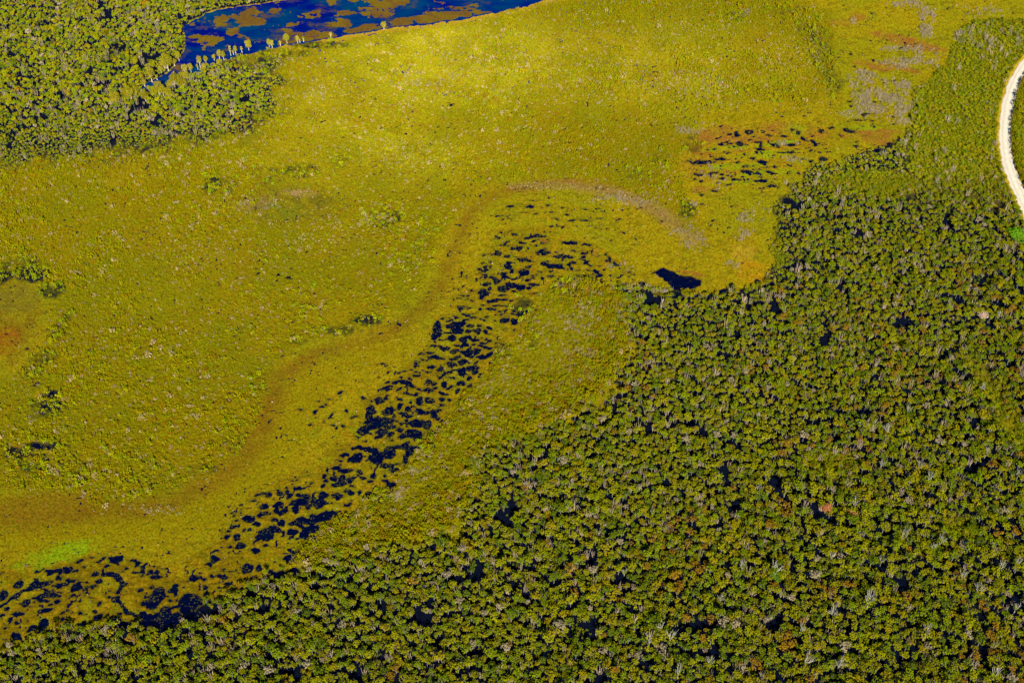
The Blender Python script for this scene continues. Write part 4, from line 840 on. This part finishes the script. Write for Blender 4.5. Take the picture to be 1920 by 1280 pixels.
# ------------------------------------------------------------------ shore trees round the lake tip (base u, v, height px, crown px)
SHORE = [(359,138,19,9),(347.5,139,17,11),(376,127.5,22,9),(384,133,13,10),(371,130,10,4),(387,120,14,8),(402,113,10,7),(412,111,16,9),(420,113,17,8),(433,104,18,6),(438,102,7,4),(442.5,101,14,7),(454,98.5,11,5),(466.7,94,17,12),(505,88,14,8),(511,91,15,7),
         (526,85.5,9,5),(538.5,81,16,12),(558.5,81,14,7),(562.5,79.5,6,4),(569.5,78,10,5),(620.5,71,10,6),(720,55,12,11),
         (336,114,15,11),(328,124,13,8),(316,133,28,19),(309,131,20,14),(303,137,12,10),(285.5,154,26,15),(295,150,10,6),(272,162,12,8),(327.5,142,8,4)]
LOWER = [(274,190,18,14),(292,184,19,15),(300,181,26,16),(308,183,22,13),(320,168,17,12),(328,163,23,14),(317,185,18,15),(248,190,24,15),(219,196,22,18),(341,149,12,11),(335,158,16,12),(350,150,14,13),(256,180,16,13),(238,186,18,14),(345,165,16,14)]
def shore(L, lbl, nm, grp_, cols, seed):
    r = np.random.default_rng(seed); L = sorted(L)
    for n, (u, v, hp, wp) in enumerate(L):
        x, y = W(u, v); s = float(PX(x, y)[2]); dep = math.atan2(CAM_H, math.hypot(x, y)); h = hp / s / math.cos(dep); w = wp / s * 1.08
        pr = shore_proto(seed + n, w, h, 0.8 if wp < 7 else 1.15)
        c_, t_ = pair(nm, pr, None)
        look = ("spindly" if wp < 6 else "slender" if wp / hp < .55 else "round-topped" if wp / hp < .8 else "broad") + (" tall" if hp > 17 else " short" if hp < 12 else "")
        thing(nm, lbl(look, n), "tree", (float(x), float(y), 0.0), r.uniform(0, 6), (1, 1, 1), grp_, c_, t_, tuple(np.array(cols[n % len(cols)]) * r.uniform(.9, 1.15)))
SC = [(0.36, 0.30, 0.035), (0.33, 0.28, 0.02), (0.30, 0.27, 0.01)]
shore([t for t in SHORE if t[0] > 340], lambda k, n: f"{k} pale-trunked tree on the lake's near bank, {ordinal(n)} from the inlet", "shore_tree", "trees along the near bank of the lake", SC, 400)
shore([t for t in SHORE if t[0] <= 340], lambda k, n: f"{k} pale-trunked tree on the inlet's wooded far bank, {ordinal(n)} from its tip", "shore_tree", "trees on the far bank of the inlet", SC, 450)
shore(LOWER, lambda k, n: f"{k} bushy tree crowded below the narrow lake inlet, {ordinal(n)} from the left", "shore_tree", "trees below the lake inlet", [(0.30, 0.25, 0.012), (0.26, 0.22, 0.008), (0.28, 0.25, 0.01)], 500)

# ------------------------------------------------------------------ trees that stand out
def special(u, v, wpx, hpx, lab, col, seed, nm="broad_tree", proto=None):
    x, y = W(u, v); s = float(PX(x, y)[2]); w = wpx / s
    pr = proto(seed) if proto else tree_proto(seed, n=16, per=40, size=.42)
    c_, t_ = pair(nm, pr, None); sc = w / 4.6
    thing(nm, lab, "tree", (float(x), float(y), 0.05), 0.4 * seed % 6, (sc, sc, hpx / s / 5.6), None, c_, t_, col)
special(1902, 452, 42, 26, 'vivid green broad tree at the foot of the gravel road', (0.12, 0.27, 0.008), 601)
special(1546, 962, 22, 24, 'bright orange-red dying tree deep in the forest', (0.48, 0.19, 0.07), 602, "orange_tree")
special(1593, 972, 26, 22, 'pinkish rusty tree beside the bright orange one', (0.42, 0.20, 0.06), 603, "orange_tree")
special(1024, 922, 34, 22, 'big pale green dome-crowned tree among dark gaps', (0.20, 0.205, 0.01), 604, "round_tree", round_proto)
special(1842, 598, 24, 16, 'pink-grey leafless round bush in the upper forest', (0.50, 0.36, 0.26), 605, "grey_bush")
special(1400, 980, 26, 18, 'dark olive smooth dome-crowned tree in the middle forest', (0.12, 0.12, 0.004), 606, "round_tree", round_proto)
special(1830, 905, 24, 20, 'single apple-green tree near the long strip of low heath', (0.13, 0.22, 0.01), 607)
for (u, v, w_, c, lb) in [(1455, 1085, 30, (0.11, 0.21, 0.008), 'fresh green low tree beside leaning bare branches'), (1820, 1000, 30, (0.14, 0.17, 0.004), 'soft olive spreading tree right of three dark gaps'), (1742, 1040, 34, (0.13, 0.16, 0.004), 'smooth olive spreading tree left of three dark gaps')]:
    special(u, v, w_, 20, lb, c, int(u), "broad_tree")
